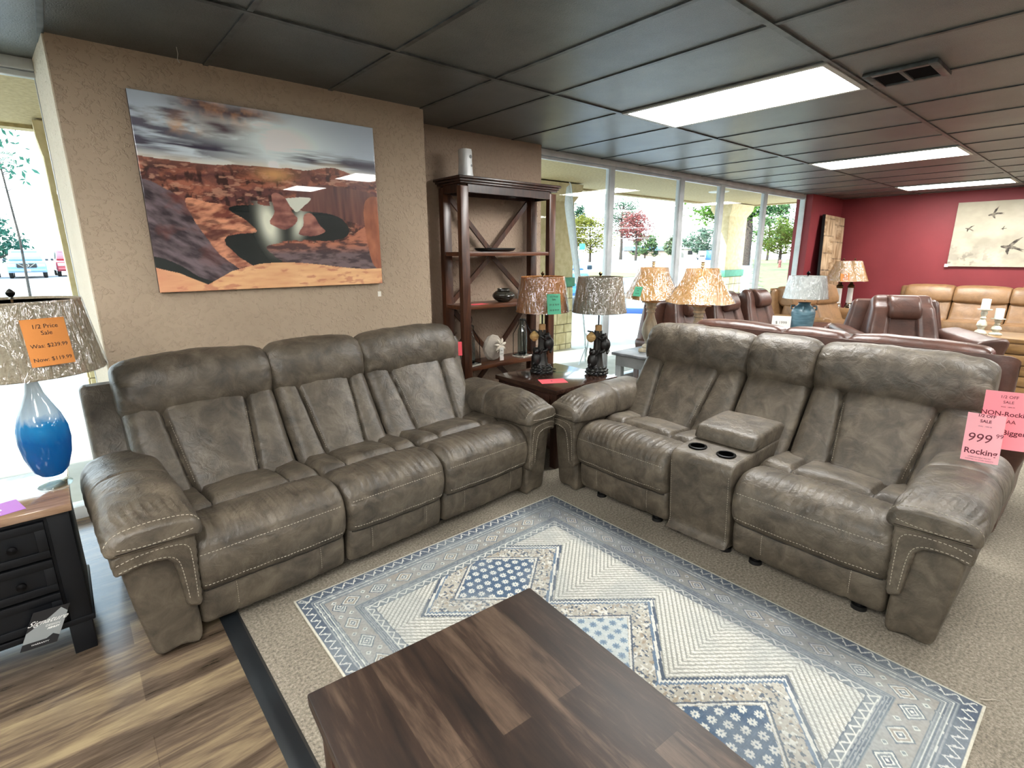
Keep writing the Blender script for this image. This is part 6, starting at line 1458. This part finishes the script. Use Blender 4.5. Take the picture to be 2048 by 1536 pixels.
# vehicles
tyre = mat('tyre_rubber', '131313', rough=0.8); winm = mat('car_window', '20303a', rough=0.08); chrome = M['silver']; lampm = mat('headlamp', 'd5dce0', rough=0.1)
def vehicle(name, x, y, rz, paint, label, kind='pickup', L=5.2, Wd=1.9, H=1.78, badge=False, z=None):
    """front at -y of its own frame"""
    t = thing(name, label, 'truck' if kind == 'pickup' else 'car', (x, y, gz(x, y) if z is None else z), rz)
    hw = Wd / 2
    bod = [(-L / 2 + 0.05, 0.42), (-L / 2, 0.6), (-L / 2 + 0.02, 0.92), (-L / 2 + 0.12, 1.02), (-L / 2 + 1.25, 1.10), (L / 2 - 0.05, 1.12), (L / 2, 0.9), (L / 2 - 0.02, 0.45), (L / 2 - 0.6, 0.38), (-L / 2 + 0.4, 0.36)]
    m = MB(); cushion(m, bod, -hw, hw, lambda a, p, q: (a, p, q), M=60, N=14, rd=0.10); bo = m.build('body', paint, t, 40)
    cab = [(-L / 2 + 1.20, 1.08), (-L / 2 + 1.85, H - 0.06), (-L / 2 + 2.1, H), (-L / 2 + 3.1, H), (-L / 2 + 3.35, H - 0.08), (-L / 2 + 3.5, 1.08)] if kind == 'pickup' else [(-L / 2 + 1.2, 1.05), (-L / 2 + 1.8, H - 0.05), (-L / 2 + 2.0, H), (L / 2 - 0.5, H), (L / 2 - 0.12, H - 0.2), (L / 2 - 0.05, 1.05)]
    m = MB(); cushion(m, cab, -hw + 0.12, hw - 0.12, lambda a, p, q: (a * (1 - 0.12 * max(0, q - 1.08) / 0.7), p, q), M=44, N=10, rd=0.07); m.build('cabin', paint, t, 40)
    m = MB(); m.prism([(-hw + 0.25, 1.12), (hw - 0.25, 1.12), (hw - 0.34, H - 0.12), (-hw + 0.34, H - 0.12)], lambda a, b: (a, -L / 2 + 1.22 + (b - 1.08) * 0.95 - 0.03, b), lambda a, b: (a, -L / 2 + 1.22 + (b - 1.08) * 0.95 + 0.05, b)); m.build('windscreen', winm, t)
    for s in (-1, 1):
        m = MB(); m.prism([(-L / 2 + 1.6, 1.14), (-L / 2 + 1.98, H - 0.12), (-L / 2 + 3.1, H - 0.12), (-L / 2 + 3.2, 1.14)], lambda a, b: (s * (hw - 0.115 - 0.12 * (b - 1.08)), a, b), lambda a, b: (s * (hw - 0.16 - 0.12 * (b - 1.08)), a, b)); m.build('side_window', winm, t)
        m = MB(); m.box((s * (hw - 0.26), -L / 2 + 0.0, 0.82), (0.36, 0.08, 0.18), 0.03); m.build('headlight', lampm, t)
        m = MB(); m.box((s * (hw + 0.08), -L / 2 + 1.55, 1.15), (0.16, 0.08, 0.14), 0.03); m.build('mirror', winm, t)
        for yy in (-L / 2 + 0.95, L / 2 - 1.1):
            m = MB(); m.lathe([(0.0, -0.11), (0.20, -0.11), (0.36, -0.10), (0.38, -0.05), (0.38, 0.05), (0.36, 0.10), (0.20, 0.11), (0.0, 0.11)], (0, 0, 0), 24); m.tf(Matrix.Translation((s * (hw - 0.13), yy, 0.38)) @ Matrix.Rotation(pi / 2, 4, 'Y')); wh = m.build('wheel', tyre, t)
            m = MB(); m.lathe([(0.0, -0.115), (0.19, -0.115), (0.2, 0.0), (0.19, 0.115), (0.0, 0.115)], (0, 0, 0), 20); m.tf(Matrix.Translation((s * (hw - 0.13), yy, 0.38)) @ Matrix.Rotation(pi / 2, 4, 'Y')); m.build('hubcap', chrome, wh)
    m = MB(); m.box((0, -L / 2 - 0.02, 0.80), (0.95, 0.06, 0.26), 0.03); gr = m.build('grille', M['black_plastic'], t)
    m = MB()
    if badge:
        m.tube([(0.10 * cos(a), -L / 2 - 0.06, 0.82 + 0.10 * sin(a)) for a in np.linspace(0, 2 * pi, 20, endpoint=False)], 0.014, 6, closed=True); m.box((0, -L / 2 - 0.06, 0.82), (0.28, 0.02, 0.035)); m.bar((-0.40, -L / 2 - 0.05, 0.92), (-0.12, -L / 2 - 0.05, 0.70), 0.03, 0.03); m.bar((0.40, -L / 2 - 0.05, 0.92), (0.12, -L / 2 - 0.05, 0.70), 0.03, 0.03)
    else: m.box((0, -L / 2 - 0.05, 0.80), (0.9, 0.02, 0.03))
    m.build('badge', chrome, gr)
    m = MB(); m.box((0, -L / 2 - 0.04, 0.52), (Wd - 0.1, 0.14, 0.16), 0.04); m.build('bumper', paint, t)
    m = MB(); m.box((0, -L / 2 - 0.12, 0.52), (0.30, 0.02, 0.15), 0.01); m.build('number_plate', mat('plate_red_white', 'c9a9a5', rough=0.5) if 'plate' not in M else M['plate'], t)
    return t
M['plate'] = mat('plate_red_white', 'c9a9a5', rough=0.5)
def carpaint(n, c): 
    m, nt, b = P_(n); b.inputs['Base Color'].default_value = lin4(c); b.inputs['Roughness'].default_value = 0.25; b.inputs['Coat Weight'].default_value = 0.7; return m
vehicle('pickup_truck', -1.3, 48.0, 0.02, carpaint('blue_grey_paint', '6f8da6'), 'blue grey pickup truck with an oval grille badge facing the left window', badge=True)
vehicle('pickup_truck', 1.0, 50.0, 0.05, carpaint('red_paint_car', 'a03038'), 'red pickup truck parked right of the blue grey one')
vehicle('parked_car', -3.7, 48.5, 0.0, carpaint('silver_paint', '9fa7ad'), 'silver car at the left edge beside the blue grey truck', kind='suv', L=4.6, H=1.6)
vehicle('parked_car', 12.6, 12.3, radians(-46), carpaint('sky_blue_paint', '3f78b0'), 'light blue car parked just beyond the stone column', kind='suv', L=4.4, H=1.42)
vehicle('parked_jeep', 104.4, 59.2, radians(-60), carpaint('white_paint_car', 'd0d4d6'), 'white off road car parked far across the street', kind='suv', L=4.2, H=1.85)
m = MB(); m.box((100.8, 55.4, gz(100, 55.4) + 0.95), (1.2, 1.2, 1.9), 0.06); tag(m.build('drop_box', mat('postbox_blue', '2d5fa8', rough=0.5)), 'blue drop box standing beside the distant white car', 'box')
m = MB(); m.box((11.95, 8.85, -0.03), (1.7, 0.16, 0.15), 0.03, rot=Matrix.Rotation(radians(-52), 3, 'Z')); tag(m.build('wheel_stop', mat('blue_kerb_paint', '27477f', rough=0.8)), 'blue painted concrete wheel stop outside behind the baluster lamps', 'wheel stop')
tagcard('price_tag', None, 0.028, 0.10, M['paper_red'], towards((2.115, 3.02, 0.87), 0.1), 'small red tag hanging at the back corner of the sofa beside the bookshelf post')
